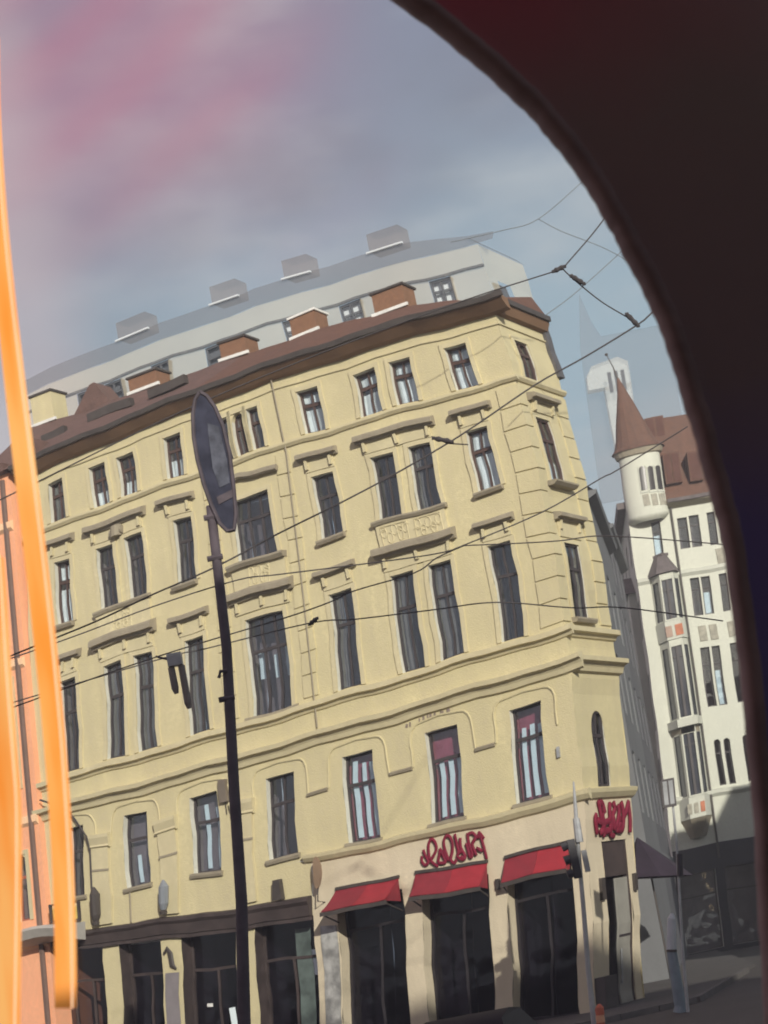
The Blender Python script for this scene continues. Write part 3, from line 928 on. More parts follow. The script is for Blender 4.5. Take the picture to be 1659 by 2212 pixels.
# left shop: rounded pale canopy with a yellow lettered box sign on top
cn = thing('shop_canopy', 'rounded pale canopy above the far left dark shop', 'canopy', FAC(15.2, 4.6, 0))
mb = MB(FAC); mb.sweep([(4.95, .3), (4.95, 1.2), (4.85, 1.3), (4.55, 1.15), (4.4, .8), (4.32, .3)], 14.4, 16.6, .3)
mb.build('canopy_shell', mat('pale_canopy', (0.45, 0.43, 0.40), 0.6, 0.1, 2), cn)
ys = thing('box_sign', 'yellow and black box sign standing on the pale canopy at far left', 'sign', FAC(14.8, 5.0, .6))
mb = MB(FAC); mb.box(14.35, 15.4, 4.98, 5.05, .55, .65); mb.box(14.35, 15.4, 5.6, 5.66, .55, .65)
for x in (14.35, 14.68, 15.0, 15.34):
    mb.box(x, x + .06, 5.05, 5.6, .55, .65)
mb.build('sign_frame', metal_d, ys)
yl = mat('dull_yellow_panel', (0.48, 0.40, 0.10), 0.6, 0.3, 5)
for x in (14.41, 14.74, 15.06):
    mb = MB(FAC); mb.box(x + .03, x + .24, 5.08, 5.5, .57, .6); mb.build('sign_panel', yl, ys)
# wall lanterns on the left pilasters
for (u, h, lab) in ((14.0, 1.3, 'tall black lantern on the pilaster beside the yellow box sign'), (11.55, 1.1, 'grey blue lantern on the pilaster left of the dark pole')):
    t = thing('wall_lantern', lab, 'lantern', FAC(u, 4.75, .2), 'lanterns on the left pilasters')
    mb = MB(FAC); mb.tube([(u, 4.75, .3), (u, 4.85, .3), (u, 4.9, .3)], [.1, .12, .06], 8); mb.build('bracket', metal_d, t)
    mb = MB(FAC); mb.tube([(u, 4.9, .3), (u, 5.1, .3), (u, 4.75 + h * .8, .3), (u, 4.75 + h, .3)], [.09, .15, .15, .03], 8)
    mb.build('shade', metal_d if u > 13 else mat('lantern_grey', (0.22, 0.24, 0.27), 0.4, 0.1), t)
# round hanging tongue sign left of first awning
t = thing('projecting_sign', 'narrow brown oval sign on a bracket left of the first red awning', 'sign', FAC(6.45, 4.9, 0))
mb = MB(FAC); mb.prism([(6.42 + .13 * math.cos(a * math.pi / 8), 5.25 + .42 * math.sin(a * math.pi / 8)) for a in range(16)], .35, .41)
mb.build('sign_face', mat('tan_brown_sign', (0.25, 0.17, 0.11), 0.6, 0.1), t)
mb = MB(FAC); mb.tube([(6.4, 4.85, .38), (6.4, 4.5, .38), (6.4, 4.45, 0)], .02, 6); mb.build('bracket', metal_d, t)
# dark box lamp on the fascia and wall lamp right of the pole
t = tag(MB(FAC).build if False else thing('fascia_lamp', 'dark box floodlight standing on the left shop fascia', 'lamp', FAC(7.85, 4.66, .15)), 'dark box floodlight standing on the left shop fascia', 'lamp')
mb = MB(FAC); mb.prism([(7.7, 4.68), (8.0, 4.68), (7.93, 5.25), (7.72, 5.25)], .05, .25); mb.build('lamp_body', metal_d, t)
t = thing('wall_box', 'small dark box on the wall beside the pale striped mezzanine window', 'box', FAC(9.45, 7.8, 0))
mb = MB(FAC); mb.box(9.33, 9.58, 7.75, 8.4, .02, .16); mb.build('box_body', mat('box_brown', (0.17, 0.14, 0.11), 0.7, 0.1), t)
mb = MB(FAC); mb.tube([(9.45, 7.75, .06), (9.47, 7.4, .04)], .015, 5); mb.build('cable', metal_d, t)
# banner with a dark bird emblem on the broad left pillar
t = thing('pillar_banner', 'grey banner with a dark curved emblem on the pillar left of the pole', 'banner', FAC(11.6, 1, .05))
mb = MB(FAC); mb.box(11.38, 11.85, .6, 3.0, .03, .05); mb.build('cloth', mat('grey_banner', (0.22, 0.20, 0.21), 0.8, 0.1), t)
mb = MB(FAC); mb.tube([(11.82, 3.55, .07), (11.7, 3.7, .07), (11.6, 3.55, .07), (11.58, 3.2, .07), (11.45, 3.1, .07)], [.04, .07, .09, .09, .03], 6, .5); mb.build('emblem', metal_d, t)
# cable drooping down the left facade
mb = MB(FAC); mb.tube([(15.9, 9.3, .3), (15.0, 8.75, .2), (14.7, 8.3, .15), (14.3, 7.7, .22), (14.2, 7.2, .12), (14.2, 6, .12)], .03, 5)
tag(mb.build('cable', wire_m), 'dark cable drooping down to the left pilaster of the yellow house', 'cable')
mb = MB(FAC); mb.tube([(12.95, 5.7, .05), (12.92, 4.7, .05)], .03, 5); mb.build('cable_duct', trim_grey, YB)

# ------------------------------------------------------------------ next-door house (left edge)
PH = thing('left_edge_house', 'house with narrow arched windows at the left edge, tinted by an orange glow', 'building', FAC(19, 0, 0))
PH.location.z = 0
glow_tinted = mat('orange_glow_render', (0.97, 0.47, 0.27), 0.9, 0.08, 0.7, 0.2, 20, 0.3, (0.85, 0.32, 0.17))  # orange glow over this house is put into its wall colour
glow_tinted_lt = mat('orange_glow_trim', (0.98, 0.62, 0.38), 0.9, 0.08, 1.0)


def PHF(u, z, d):
    u2 = u + (18 - z) * .07
    return FO + FU * u2 + FN * (d + .25) + Vector((0, 0, z))


ph_w = [(17.05, 17.55, 14.1, 16.2), (17.0, 17.5, 9.6, 13.0), (17.0, 17.5, 5.6, 7.6), (18.4, 18.9, 14.1, 16.2), (18.4, 18.9, 9.6, 13.0), (18.4, 18.9, 5.6, 7.6)]
wall_holes(PHF, UE + .01, 22, 0, 19.6, ph_w, 0, 1).build('wall', glow_tinted, PH)
mb = MB(PHF); mb.grid(lambda s, t: (UE + .01, 19.6 * t, -8 * s), 2, 2); mb.build('wall', glow_tinted, PH)
for (a, b, z0, z1) in ph_w:
    window(PHF, PH, a, b, z0, z1, kind='one', cur='dark', arched=True, fm=mat('glow_tinted_frame', (0.35, 0.10, 0.06), 0.6), surround=True, back=mat('dim_rose_room', (0.30, 0.16, 0.16), 0.9))
for z in (17.9, 8.6, 4.9, 13.5):
    mb = MB(PHF); mb.sweep([(z - .2, 0), (z - .1, .12), (z + .1, .14), (z + .14, 0)], UE + .02, 22, 1); mb.build('string_course', glow_tinted_lt, PH)
mb = MB(PHF); mb.tube([(16.6, 0, .08), (16.6, 10, .08), (16.6, 19.4, .08)], .09, 6); mb.build('downpipe', mat('dark_downpipe', (0.16, 0.10, 0.08), 0.6), PH)
mb = MB(PHF); mb.box(UE + .03, 22, 19.62, 19.9, -8, .3, 3); mb.build('roof', roof_dk, PH)

# ------------------------------------------------------------------ ghost reflection of the roof storey, built as see-through geometry
GH = thing('ghost_storey', 'faint ghost reflection of the roof storey showing above the yellow house', 'building', FAC(7, 20, -5))


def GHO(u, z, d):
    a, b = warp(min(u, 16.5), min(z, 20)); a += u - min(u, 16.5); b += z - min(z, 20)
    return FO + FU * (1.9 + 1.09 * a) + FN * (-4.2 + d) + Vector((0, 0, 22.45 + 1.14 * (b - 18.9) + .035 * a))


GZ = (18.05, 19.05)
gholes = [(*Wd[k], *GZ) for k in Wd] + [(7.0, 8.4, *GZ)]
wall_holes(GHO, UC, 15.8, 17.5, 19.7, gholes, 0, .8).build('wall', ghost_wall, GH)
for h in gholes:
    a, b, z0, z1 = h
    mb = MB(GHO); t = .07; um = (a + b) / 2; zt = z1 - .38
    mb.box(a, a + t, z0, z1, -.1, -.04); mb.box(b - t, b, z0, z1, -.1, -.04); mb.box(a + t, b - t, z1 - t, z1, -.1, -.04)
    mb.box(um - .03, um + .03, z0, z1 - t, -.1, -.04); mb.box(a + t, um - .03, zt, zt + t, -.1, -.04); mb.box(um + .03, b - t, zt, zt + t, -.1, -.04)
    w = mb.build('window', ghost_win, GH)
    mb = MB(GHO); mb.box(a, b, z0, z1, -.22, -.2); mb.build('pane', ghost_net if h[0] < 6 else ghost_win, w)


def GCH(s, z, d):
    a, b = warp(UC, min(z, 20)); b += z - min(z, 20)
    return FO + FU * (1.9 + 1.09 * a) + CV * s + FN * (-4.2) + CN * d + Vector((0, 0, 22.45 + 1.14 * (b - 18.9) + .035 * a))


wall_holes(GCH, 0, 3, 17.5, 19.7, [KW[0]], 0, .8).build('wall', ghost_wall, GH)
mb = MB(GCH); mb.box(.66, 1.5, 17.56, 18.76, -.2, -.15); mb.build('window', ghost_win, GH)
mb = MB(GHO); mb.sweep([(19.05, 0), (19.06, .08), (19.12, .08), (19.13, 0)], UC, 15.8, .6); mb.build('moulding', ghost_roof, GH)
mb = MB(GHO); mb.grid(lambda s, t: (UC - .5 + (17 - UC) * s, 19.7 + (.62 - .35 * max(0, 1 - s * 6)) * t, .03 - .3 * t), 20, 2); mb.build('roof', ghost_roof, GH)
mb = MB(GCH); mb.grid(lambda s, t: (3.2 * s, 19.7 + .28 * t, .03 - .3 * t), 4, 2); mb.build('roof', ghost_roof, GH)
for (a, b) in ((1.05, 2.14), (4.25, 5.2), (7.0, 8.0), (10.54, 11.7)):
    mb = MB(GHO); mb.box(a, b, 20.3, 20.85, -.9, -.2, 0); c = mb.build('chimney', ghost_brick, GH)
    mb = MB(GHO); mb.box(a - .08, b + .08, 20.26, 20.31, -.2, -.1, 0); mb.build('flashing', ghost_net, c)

# ------------------------------------------------------------------ white house with the turret
WH = thing('turret_house', 'white house with a pointed rust red turret roof and oriel windows', 'building', (13, 85, 0))


def WF(x, z, d):
    k = 20 - z
    return Vector((x - .066 * k - .0013 * k * max(k, 0) + .02 * math.sin(z * 2.0), 85 - d, z + .03 * math.sin(x * 2)))


def xn(x, z):
    k = 20 - z
    return x + .066 * k + .0013 * k * max(k, 0)


wwin = []
for (a, b, c, d_) in ((13.41, 13.87, 18.15, 19.62), (13.96, 14.43, 18.15, 19.66), (14.81, 15.2, 18.12, 19.68), (15.35, 15.8, 18.12, 19.68)):
    wwin.append((a, b, c, d_))
for (a, b) in ((13.57, 14.0), (14.08, 14.5), (14.92, 15.3), (15.45, 15.85)):
    wwin.append((a, b, 14.95, 16.72))
for (a, b) in ((13.57, 14.0), (14.1, 14.48), (14.95, 15.35), (15.5, 15.9)):
    wwin.append((a, b, 10.72, 13.45))
for (a, b) in ((13.64, 13.94), (14.08, 14.38), (14.95, 15.25), (15.5, 15.85)):
    wwin.append((a, b, 7.15, 9.22))
twin = [(11.9, 12.2, 21.12, 22.27), (12.31, 12.59, 21.06, 22.21), (12.7, 13.0, 21.03, 22.19), (12.17, 12.6, 18.12, 19.72)]
shopw = [(11.2, 13.0, .2, 3.6), (13.4, 15.2, .2, 3.6), (15.6, 17.4, .2, 3.6)]
wall_holes(WF, 11.15, 18, 4.7, 20.5, wwin + [twin[3]], 0, .8).build('wall', white_wall, WH)
wall_holes(WF, 11.15, 18, 0, 4.7, shopw, 0, .8).build('ground_floor_wall', mat('shade_dark_base', (0.03, 0.027, 0.04), 0.8, 0.3, 0.8, 0.3, 12, 0.3), WH)  # shadow on the lower storey is put into this dark wall colour
dk_room = room_m


def simple_window(F, parent, a, b, z0, z1, arched=False, cur=False, m=None, dep=.2, rv=None):
    mb = MB(F); t = .06
    mb.box(a, a + t, z0, z1, -dep, -dep + .06); mb.box(b - t, b, z0, z1, -dep, -dep + .06)
    mb.box(a + t, b - t, z1 - t, z1, -dep, -dep + .057); mb.box(a + t, b - t, z0, z0 + t, -dep, -dep + .057)
    zt = z1 - (z1 - z0) * .3
    mb.box(a + t, b - t, zt - .03, zt + .03, -dep, -dep + .054)
    w = mb.build('window', m or frame_dk, parent)
    for (p, q) in ((z0 + t, zt - .03), (zt + .03, z1 - t)):
        mb = MB(F); mb.box(a + t, b - t, p, q, -dep + .02, -dep + .03); mb.build('pane', pane_m, w)
    mb = MB(F)
    for uu in (a, b):
        mb.grid(lambda s, q: (uu, z0 + (z1 - z0) * s, -dep * q), 3, 1)
    mb.grid(lambda s, q: (a + (b - a) * s, z1, -dep * q), 1, 1); mb.grid(lambda s, q: (a + (b - a) * s, z0, -dep * q), 1, 1)
    mb.build('reveal', rv or white_sh, w)
    mb = MB(F); mb.box(a - .1, b + .1, z0 - .1, z1 + .1, -dep - .7, -dep - .65)
    for uu in (a - .1, b + .1):
        mb.grid(lambda s, q: (uu, z0 - .1 + (z1 - z0 + .2) * s, -dep - .7 * q), 2, 1)
    for zz in (z0 - .1, z1 + .1):
        mb.grid(lambda s, q: (a - .1 + (b - a + .2) * s, zz, -dep - .7 * q), 1, 1)
    mb.build('room', room_m, w)
    if cur:
        mb = MB(F); mb.box(a + .02, b - .02, z0, z0 + (z1 - z0) * .6, -dep - .1, -dep - .08); mb.build('curtain', blue_cur, w)
    if arched:
        mb = MB(F); r = (b - a) / 2; um = (a + b) / 2; zc = z1 - r
        for side in (-1, 1):
            arc = [(um + side * r * math.cos(math.pi / 2 * k / 5), zc + r * math.sin(math.pi / 2 * k / 5)) for k in range(6)]
            mb.prism([(um + side * r, z1 + .002), (um + side * r, zc)] + arc[1:], -dep + .07, -.002)
        mb.build('arch_head', white_sh, w)
    return w


for i, q in enumerate(wwin):
    simple_window(WF, WH, *q, arched=q[3] < 9.5, cur=(i in (5, 9)))
for q in shopw:
    simple_window(WF, WH, *q, m=dark_shop, dep=.4)
simple_window(WF, WH, *twin[3], cur=True)
# relief panels under the windows
panel_r = mat('terracotta_panel', (0.50, 0.19, 0.11), 0.9, 0.2, 6)
panel_g = mat('grey_panel', (0.36, 0.34, 0.28), 0.9, 0.2, 6)
for (a, b, z0, z1) in ((13.65, 14.0, 13.75, 14.45), (14.15, 14.5, 13.75, 14.45), (15.0, 15.3, 13.75, 14.45), (15.0, 15.4, 17.2, 17.9)):
    mb = MB(WF); mb.box(a, b, z0, z1, .0, .05); mb.build('panel', panel_g, WH)
for z, d in ((20.35, .5), (17.05, .12), (13.95, .0), (6.9, .15)):
    if d:
        mb = MB(WF); mb.sweep([(z - .2, 0), (z - .05, d), (z + .1, d), (z + .14, 0)], 13.0 if z > 20 else 11.15, 18, 1); mb.build('cornice', white_sh if z < 20 else trim_grey, WH)
mb = MB(WF); mb.tube([(13.2, 4, .1), (13.2, 12, .1), (13.2, 20.3, .1)], .05, 6); mb.build('downpipe', metal_d, WH)
# turret drum
tcx = 12.1; trd = .98


def TU(a, z, r):
    # a angle from the front (radians), r radius offset; leans like the wall
    p = WF(tcx + (trd + r) * math.sin(a), z, 0)
    return Vector((p.x - .11 * max(0, z - 23.2), 85 - .1 - (trd + r) * math.cos(a) * .75, p.z))


mb = MB(TU)
n = 24
mb.grid(lambda s, t: (-math.pi + 2 * math.pi * s, 20.0 + 3.0 * t, 0), n, 4)
mb.grid(lambda s, t: (-math.pi + 2 * math.pi * s, 19.72 + .28 * t, -.32 * (1 - t) ** 2), n, 5)
mb.build('turret', white_wall, WH, True)
for x0, x1, z0, z1 in twin[:3]:
    a0 = math.asin(max(-1, min(1, (x0 - tcx) / 1.02))); a1 = math.asin(max(-1, min(1, (x1 - tcx) / 1.02)))
    mb = MB(TU); w_ = a1 - a0; zc = z1 - .15
    mb.grid(lambda s, t: (a0 + w_ * s, z0 + (zc - z0) * t, .012), 3, 2)
    mb.grid(lambda s, t: (a0 + w_ * (.5 + (s - .5) * math.sqrt(max(0, 1 - t * t))), zc + .15 * t, .012), 3, 5)
    w = mb.build('window', mat('turret_window_dark', (0.04, 0.035, 0.035), 0.3), WH)
    mb = MB(TU)
    mb.box(a0 - .04, a0 - .002, z0 - .05, z1, .0, .05, 0); mb.box(a1 + .002, a1 + .04, z0 - .05, z1, .0, .05, 0); mb.box(a0 - .04, a1 + .04, z0 - .12, z0 - .051, .0, .06, 0)
    mb.build('surround', white_sh, w)
    mb = MB(TU); mb.box(a0, a1, z0 - .75, z0 - .2, 0, .03, 0); mb.build('panel', panel_g, w)
mb = MB(TU); mb.sweep([(22.85, 0), (22.9, .12), (23.1, .2), (23.2, .2), (23.2, 0)], -math.pi, math.pi, .26); mb.build('cornice', trim_grey, WH)
# spire with a flared foot and finial
mb = MB(TU)
prof = [(.3, 23.15), (.12, 23.35), (-.08, 23.8), (-.3, 24.6), (-.55, 25.5), (-.78, 26.3), (-.93, 26.9)]
for (r0, z0), (r1, z1) in zip(prof, prof[1:]):
    mb.grid(lambda s, t: (-math.pi + 2 * math.pi * s, z0 + (z1 - z0) * t, r0 + (r1 - r0) * t), 16, 1)
mb.build('spire', rust_roof, WH)
p = TU(0, 26.9, -trd)
mb = MB(); mb.tube([(p.x, p.y, p.z - .1), (p.x - .1, p.y, p.z + .6), (p.x - .28, p.y, p.z + 1.25)], [.05, .03, .02], 6); fi = mb.build('finial', metal_d, WH)
mb = MB(); mb.tube([(p.x - .28, p.y, p.z + 1.2), (p.x - .28, p.y, p.z + 1.3)], [.07, .07], 8); mb.build('finial_ball', metal_d, fi)
# main roof with attic windows
mb = MB(WF)
mb.grid(lambda s, t: (12.6 + 5.6 * s, 20.45 + (25.15 - 20.45) * t, .3 - 2.6 * t), 10, 6)
mb.build('roof', rust_roof, WH)
mb = MB(WF); mb.box(12.3, 18.2, 20.45, 25.1, -9, -2.35, 2); mb.build('roof_body', rust_roof, WH)
for (a, b, z0, z1, d) in ((12.95, 13.3, 24.0, 25.05, -1.75), (13.42, 13.75, 24.0, 25.05, -1.75), (13.25, 13.5, 21.35, 22.7, .15), (13.6, 13.92, 21.35, 22.7, .15), (14.4, 14.9, 21.3, 22.6, .15)):
    mb = MB(WF); mb.box(a - .06, b + .06, z0 - .05, z1 + .08, d - 1.5, d, 0); dm = mb.build('dormer', rust_roof, WH)
    mb = MB(WF); mb.box(a, b, z0, z1, d, d + .02, 0); mb.build('pane', mat('attic_pane', (0.11, 0.055, 0.045), 0.9, spec=.1), dm)
mb = MB(WF); mb.sweep([(20.3, .3), (20.34, .6), (20.5, .62), (20.5, .3)], 13.05, 18, 1); mb.build('gutter', slate_m, WH)


# oriel (bay) windows: three-sided prism in front of the wall
def oriel(z0, z1, x0, x1, d, roof=None):
    c = .36
    mb = MB(WF)
    pl = [(x0, 0), (x0 + c, d), (x1 - c, d), (x1, 0)]
    hs = {0: (.12, .7), 1: (.1, .9), 2: (.12, .7)}
    wz0, wz1 = z0 + .06, z1 - .3
    for k in range(3):
        p, q = pl[k], pl[k + 1]
        L = lambda t: (p[0] + (q[0] - p[0]) * t, p[1] + (q[1] - p[1]) * t)
        t0, t1 = (.2, .8) if k != 1 else (.1, .9)
        for (a, b, zz0, zz1) in ((0, t0, z0, z1), (t1, 1, z0, z1), (t0, t1, z0, wz0), (t0, t1, wz1, z1)):
            A = L(a); B = L(b)
            mb.quad((A[0], zz0, A[1]), (B[0], zz0, B[1]), (B[0], zz1, B[1]), (A[0], zz1, A[1]))
    o = mb.build('oriel', white_wall, WH)
    for k in range(3):
        p, q = pl[k], pl[k + 1]
        L = lambda t: (p[0] + (q[0] - p[0]) * t, p[1] + (q[1] - p[1]) * t - .1)
        t0, t1 = (.2, .8) if k != 1 else (.1, .9)
        ms = [(t0, t1)] if k != 1 else [(t0, .46), (.54, t1)]
        mb = MB(WF)
        for (a, b) in ms:
            A = L(a); B = L(b); mb.quad((A[0], wz0, A[1]), (B[0], wz0, B[1]), (B[0], wz1, B[1]), (A[0], wz1, A[1]))
        mb.build('pane', mat('oriel_pane', (0.05, 0.055, 0.07), 0.06, 0.2, 2, spec=1.0), o)
        mb = MB(WF)
        A = L(t0); B = L(t1); zt = wz1 - .5
        mb.box(A[0], B[0], zt - .03, zt + .03, max(A[1], B[1]) + .03, max(A[1], B[1]) + .07, 0) if k == 1 else None
        if k == 1:
            mb.box((A[0] + B[0]) / 2 - .06, (A[0] + B[0]) / 2 + .06, wz0, wz1, A[1] + .0, A[1] + .08, 0); mb.build('window_bar', frame_dk, o)
    return o, pl


oriel(14.9, 17.1, 11.75, 13.1, .7)
oriel(10.4, 14.0, 11.75, 13.1, .7)
oriel(6.9, 10.0, 11.75, 13.1, .7)


def slab(z0, z1, d, name, m, x0=11.7, x1=13.15, top=None):
    c = .36
    A = [(x0, 0), (x0 + c, d), (x1 - c, d), (x1, 0)]
    e = top if top is not None else 0
    cx = (x0 + x1) / 2
    Bt = [(cx + (x - cx) * (1 - e), y * (1 - e)) for x, y in A]
    mb = MB(WF)
    for k in range(3):
        mb.quad((A[k][0], z0, A[k][1]), (A[k + 1][0], z0, A[k + 1][1]), (Bt[k + 1][0], z1, Bt[k + 1][1]), (Bt[k][0], z1, Bt[k][1]))
    mb.poly([(x, z0, y) for x, y in A]); mb.poly([(x, z1, y) for x, y in Bt])
    return mb.build(name, m, WH)


slab(17.12, 18.0, .85, 'oriel_roof', slate_m, 11.6, 13.2, .6)
slab(18.0, 18.12, .4, 'oriel_cap', slate_m, 12.05, 12.8)
slab(14.02, 14.88, .74, 'oriel_apron', white_sh)
mb = MB(WF); mb.box(12.5, 12.85, 14.15, 14.65, .74, .77, 0); mb.build('panel', panel_r, WH)
mb = MB(WF); mb.box(12.05, 12.35, 14.15, 14.65, .74, .77, 0); mb.build('panel', mat('faded_panel', (0.42, 0.3, 0.24), .9), WH)
slab(10.02, 10.38, .95, 'oriel_ledge', white_sh, 11.6, 13.25)
slab(9.72, 10.0, .7, 'oriel_ledge', trim_grey, 11.75, 13.1)
slab(5.95, 6.88, .75, 'oriel_apron', white_sh)
for a in (11.95, 12.25, 12.55):
    mb = MB(WF); mb.box(a + .02, a + .22, 6.15, 6.6, .75, .78, 0); mb.build('panel', panel_g if a < 12.5 else panel_r, WH)
c_ = .36
mb = MB(WF)
A = [(11.7, 0), (12.06, .75), (12.79, .75), (13.15, 0)]; B = [(12.05, 0), (12.25, .3), (12.6, .3), (12.8, 0)]
for k in range(3):
    mb.quad((A[k][0], 5.93, A[k][1]), (A[k + 1][0], 5.93, A[k + 1][1]), (B[k + 1][0], 5.1, B[k + 1][1]), (B[k][0], 5.1, B[k][1]))
mb.poly([(x, 5.1, y) for x, y in B])
mb.build('corbel', trim_grey, WH)


# street side of the white house
def WS(y, z, d):
    p = WF(11.15, z, 0)
    return Vector((p.x + .055 * y - d, 85 + y, p.z))


sw = []
for k in range(4):
    for (z0, z1) in ((18.1, 19.7), (14.6, 16.4), (10.3, 12.95), (6.9, 9.0)):
        sw.append((1.2 + k * 3.2, 2.4 + k * 3.2, z0, z1))
wall_holes(WS, 0, 16, 0, 20.6, sw, 0, 1.2).build('wall', white_sh, WH)
for q in sw:
    simple_window(WS, WH, *q)
mb = MB(WS); mb.box(2.6, 5.4, 6.8, 17.0, 0, .35, 2); mb.build('side_bay', white_sh, WH)
mb = MB(WS); mb.prism([(2.4, 17.0), (5.6, 17.0), (4, 18.0)], 0, .5); mb.build('side_bay_roof', slate_m, WH)
mb = MB(WS); mb.box(0, 16, 20.6, 20.9, -3, .4, 3); mb.build('eave', slate_m, WH)

# ------------------------------------------------------------------ grey houses down the side street


def grey_house(y0, y1, ztop, label, m, roofh, off):
    X = lambda y: 6.72 + (y - 60) * .147 + off
    t = thing('grey_house', label, 'building', (X(y0), y0, 0), 'grey houses down the side street')
    F = lambda a, z, d: Vector((X(a) + d - .085 * (18 - z) * .55, a, z))
    wn_ = []
    nb = max(2, int((y1 - y0) / 3.0))
    for k in range(nb):
        for z0 in (5.6, 9.0, 12.4, 15.4):
            if z0 + 2 < ztop:
                a = y0 + (y1 - y0) * (k + .3) / nb; wn_.append((a, a + 1.3, z0, z0 + 2.1))
    wall_holes(F, y0, y1, 0, ztop, wn_, 0, 1.2).build('wall', m, t)
    for q in wn_:
        simple_window(F, t, *q, rv=m)
    mb = MB(F); mb.grid(lambda s, q: (y0, ztop * q, -7 * s), 1, 6); mb.build('wall', m, t)
    mb = MB(F); mb.grid(lambda s, q: (y0 + (y1 - y0) * s, ztop + roofh * q, .3 - 2.5 * q), 3, 2); mb.build('roof', slate_m, t)
    mb = MB(F); mb.prism([(y0, ztop), (y0 + .02, ztop), (y0 + .02, ztop + roofh), (y0, ztop + roofh)], -7, -2); mb.build('gable', slate_m, t)
    mb = MB(F); mb.sweep([(ztop - .25, 0), (ztop - .1, .3), (ztop + .05, .35), (ztop + .05, 0)], y0, y1, 2); mb.build('cornice', grey_wall, t)
    mb = MB(F); mb.box(y0, y1, 4.2, 4.4, 0, .1, 2); mb.build('string_course', grey_wall, t)
    return t


grey_house(62.5, 73.5, 16.6, 'grey rendered house in the shady side street, nearest the yellow corner', grey_wall, 2.2, 0)
grey_house(73.6, 84.0, 17.6, 'darker grey house in the side street beside the white turret house', mat('dark_grey_render', (0.12, 0.12, 0.135), 0.9, 0.15, 0.5, 0.2, 20, 0.3), 2.6, 0)

# ------------------------------------------------------------------ ghost reflection of the turret and spire, as see-through shapes
GS = thing('ghost_spire', 'faint ghost reflection of the spire and turret above the turret house', 'spire', (14.5, 112, 0))


def GF(x, z, d):
    return Vector((x - .06 * (38 - z), 112 - d, z))


mb = MB(GF); pr = [(14.66, 40.6), (15.15, 38.6), (15.6, 37.6), (19.8, 37.6), (19.8, 27.0), (14.0, 27.0), (14.2, 37.2)]
mb.prism(pr, -.3, 0); mb.build('ghost_spire_roof', sheer('sheer_ghost_spire', (0.17, 0.17, 0.19), 0.15), GS)
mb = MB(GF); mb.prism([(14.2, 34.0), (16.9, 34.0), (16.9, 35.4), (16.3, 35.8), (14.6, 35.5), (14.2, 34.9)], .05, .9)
mb.prism([(15.3, 30), (16.8, 30), (16.9, 34.0), (15.2, 34.0)], .05, .9); mb.build('ghost_turret_wall', sheer('sheer_white', (0.62, 0.64, 0.62), 0.35), GS)
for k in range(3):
    mb = MB(GF); mb.box(15.5 + .42 * k, 15.72 + .42 * k, 33.6, 34.9, .92, .95); mb.build('window', ghost_win, GS)  # windows of the ghost reflection

# ------------------------------------------------------------------ houses across the street (behind the viewer; they shade the street)


def opposite(x0, x1, y0, y1, h, label, steps, m, face):
    t = thing('opposite_house', label, 'building', ((x0 + x1) / 2, (y0 + y1) / 2, 0))
    mb = MB(); mb.box(x0, x1, y0, y1, 0, h, 0); mb.build('wall', m, t)
    for (a, b, c, d, zz) in steps:
        mb = MB(); mb.box(a, b, c, d, h + .01, zz, 0); mb.build('roof_block', roof_m, t)
    for k in range(int((x1 - x0) / 3.5)):
        for j in range(int(h / 3.6)):
            x = x0 + 1 + k * 3.5; z = 1.2 + j * 3.6
            mb = MB(); y = y1 if face > 0 else y0
            mb.box(x, x + 1.3, y + (.002 if face > 0 else -.06), y + (.06 if face > 0 else -.002), z, z + 2, 0)
            mb.build('window', frame_dk, t)
    return t


opp = mat('opposite_render', (0.42, 0.36, 0.28), 0.9, 0.1, 0.4, 0, 1, 0.2)
opposite(-40, 26, -24, -10, 23.2, 'long rendered house row across the street behind the viewer',
         [(-34, -28, -16, -12, 24.6), (-12, -7, -16, -12, 24.6), (10, 14, -16, -12, 24.6)], opp, 1)
opposite(17.0, 42, 49, 63, 13.4, 'corner house on the right across from the white turret house',
         [(17, 20, 50, 60, 14.4), (20.02, 24, 50, 60, 15.8), (24.02, 42, 50, 60, 16.3), (25.5, 27.0, 52, 55, 18)], opp, -1)

# ------------------------------------------------------------------ dark pole with oval sign
PL = thing('sign_pole', 'dark street pole carrying a tall slanted oval sign at its top', 'pole', (-3.85, 30, 0))
mb = MB(); mb.tube([(-3.85, 30, 0), (-3.67, 30, 1.85), (-3.40, 30, 3.7), (-3.22, 30, 5.5), (-2.96, 30, 7.8), (-2.83, 30, 10.2)], [.115, .105, .095, .09, .085, .08], 10)
mb.build('pole', pole_m, PL, True)
mb = MB(); mb.tube([(-3.9, 30, 0), (-3.83, 30, .5)], [.16, .13], 10); mb.build('base_collar', pole_m, PL)
out = [(-2.68, 12.17), (-2.78, 12.05), (-2.86, 11.8), (-2.91, 11.4), (-2.91, 11.0), (-2.87, 10.55), (-2.81, 10.2), (-2.72, 9.85), (-2.62, 9.70), (-2.5, 9.70), (-2.43, 9.95), (-2.39, 10.4), (-2.36, 11.0), (-2.39, 11.5), (-2.47, 11.85), (-2.57, 12.07)]
XZ = lambda a, b, c: Vector((a, 30 - c, b))
mb = MB(XZ); mb.prism(out, -.06, .1); sg = mb.build('sign_board', sign_dk, PL)
mb = MB(XZ); mb.tube([(a, b, .1) for a, b in out + out[:1]], .035, 6); mb.build('rim', pole_m, sg)
inn = [(-2.64, 11.6), (-2.46, 11.5), (-2.42, 10.9), (-2.44, 10.5), (-2.62, 10.45), (-2.68, 10.8), (-2.66, 11.3)]
mb = MB(XZ); mb.prism(inn, .1, .115); mb.build('inner_panel', sign_lt, sg)
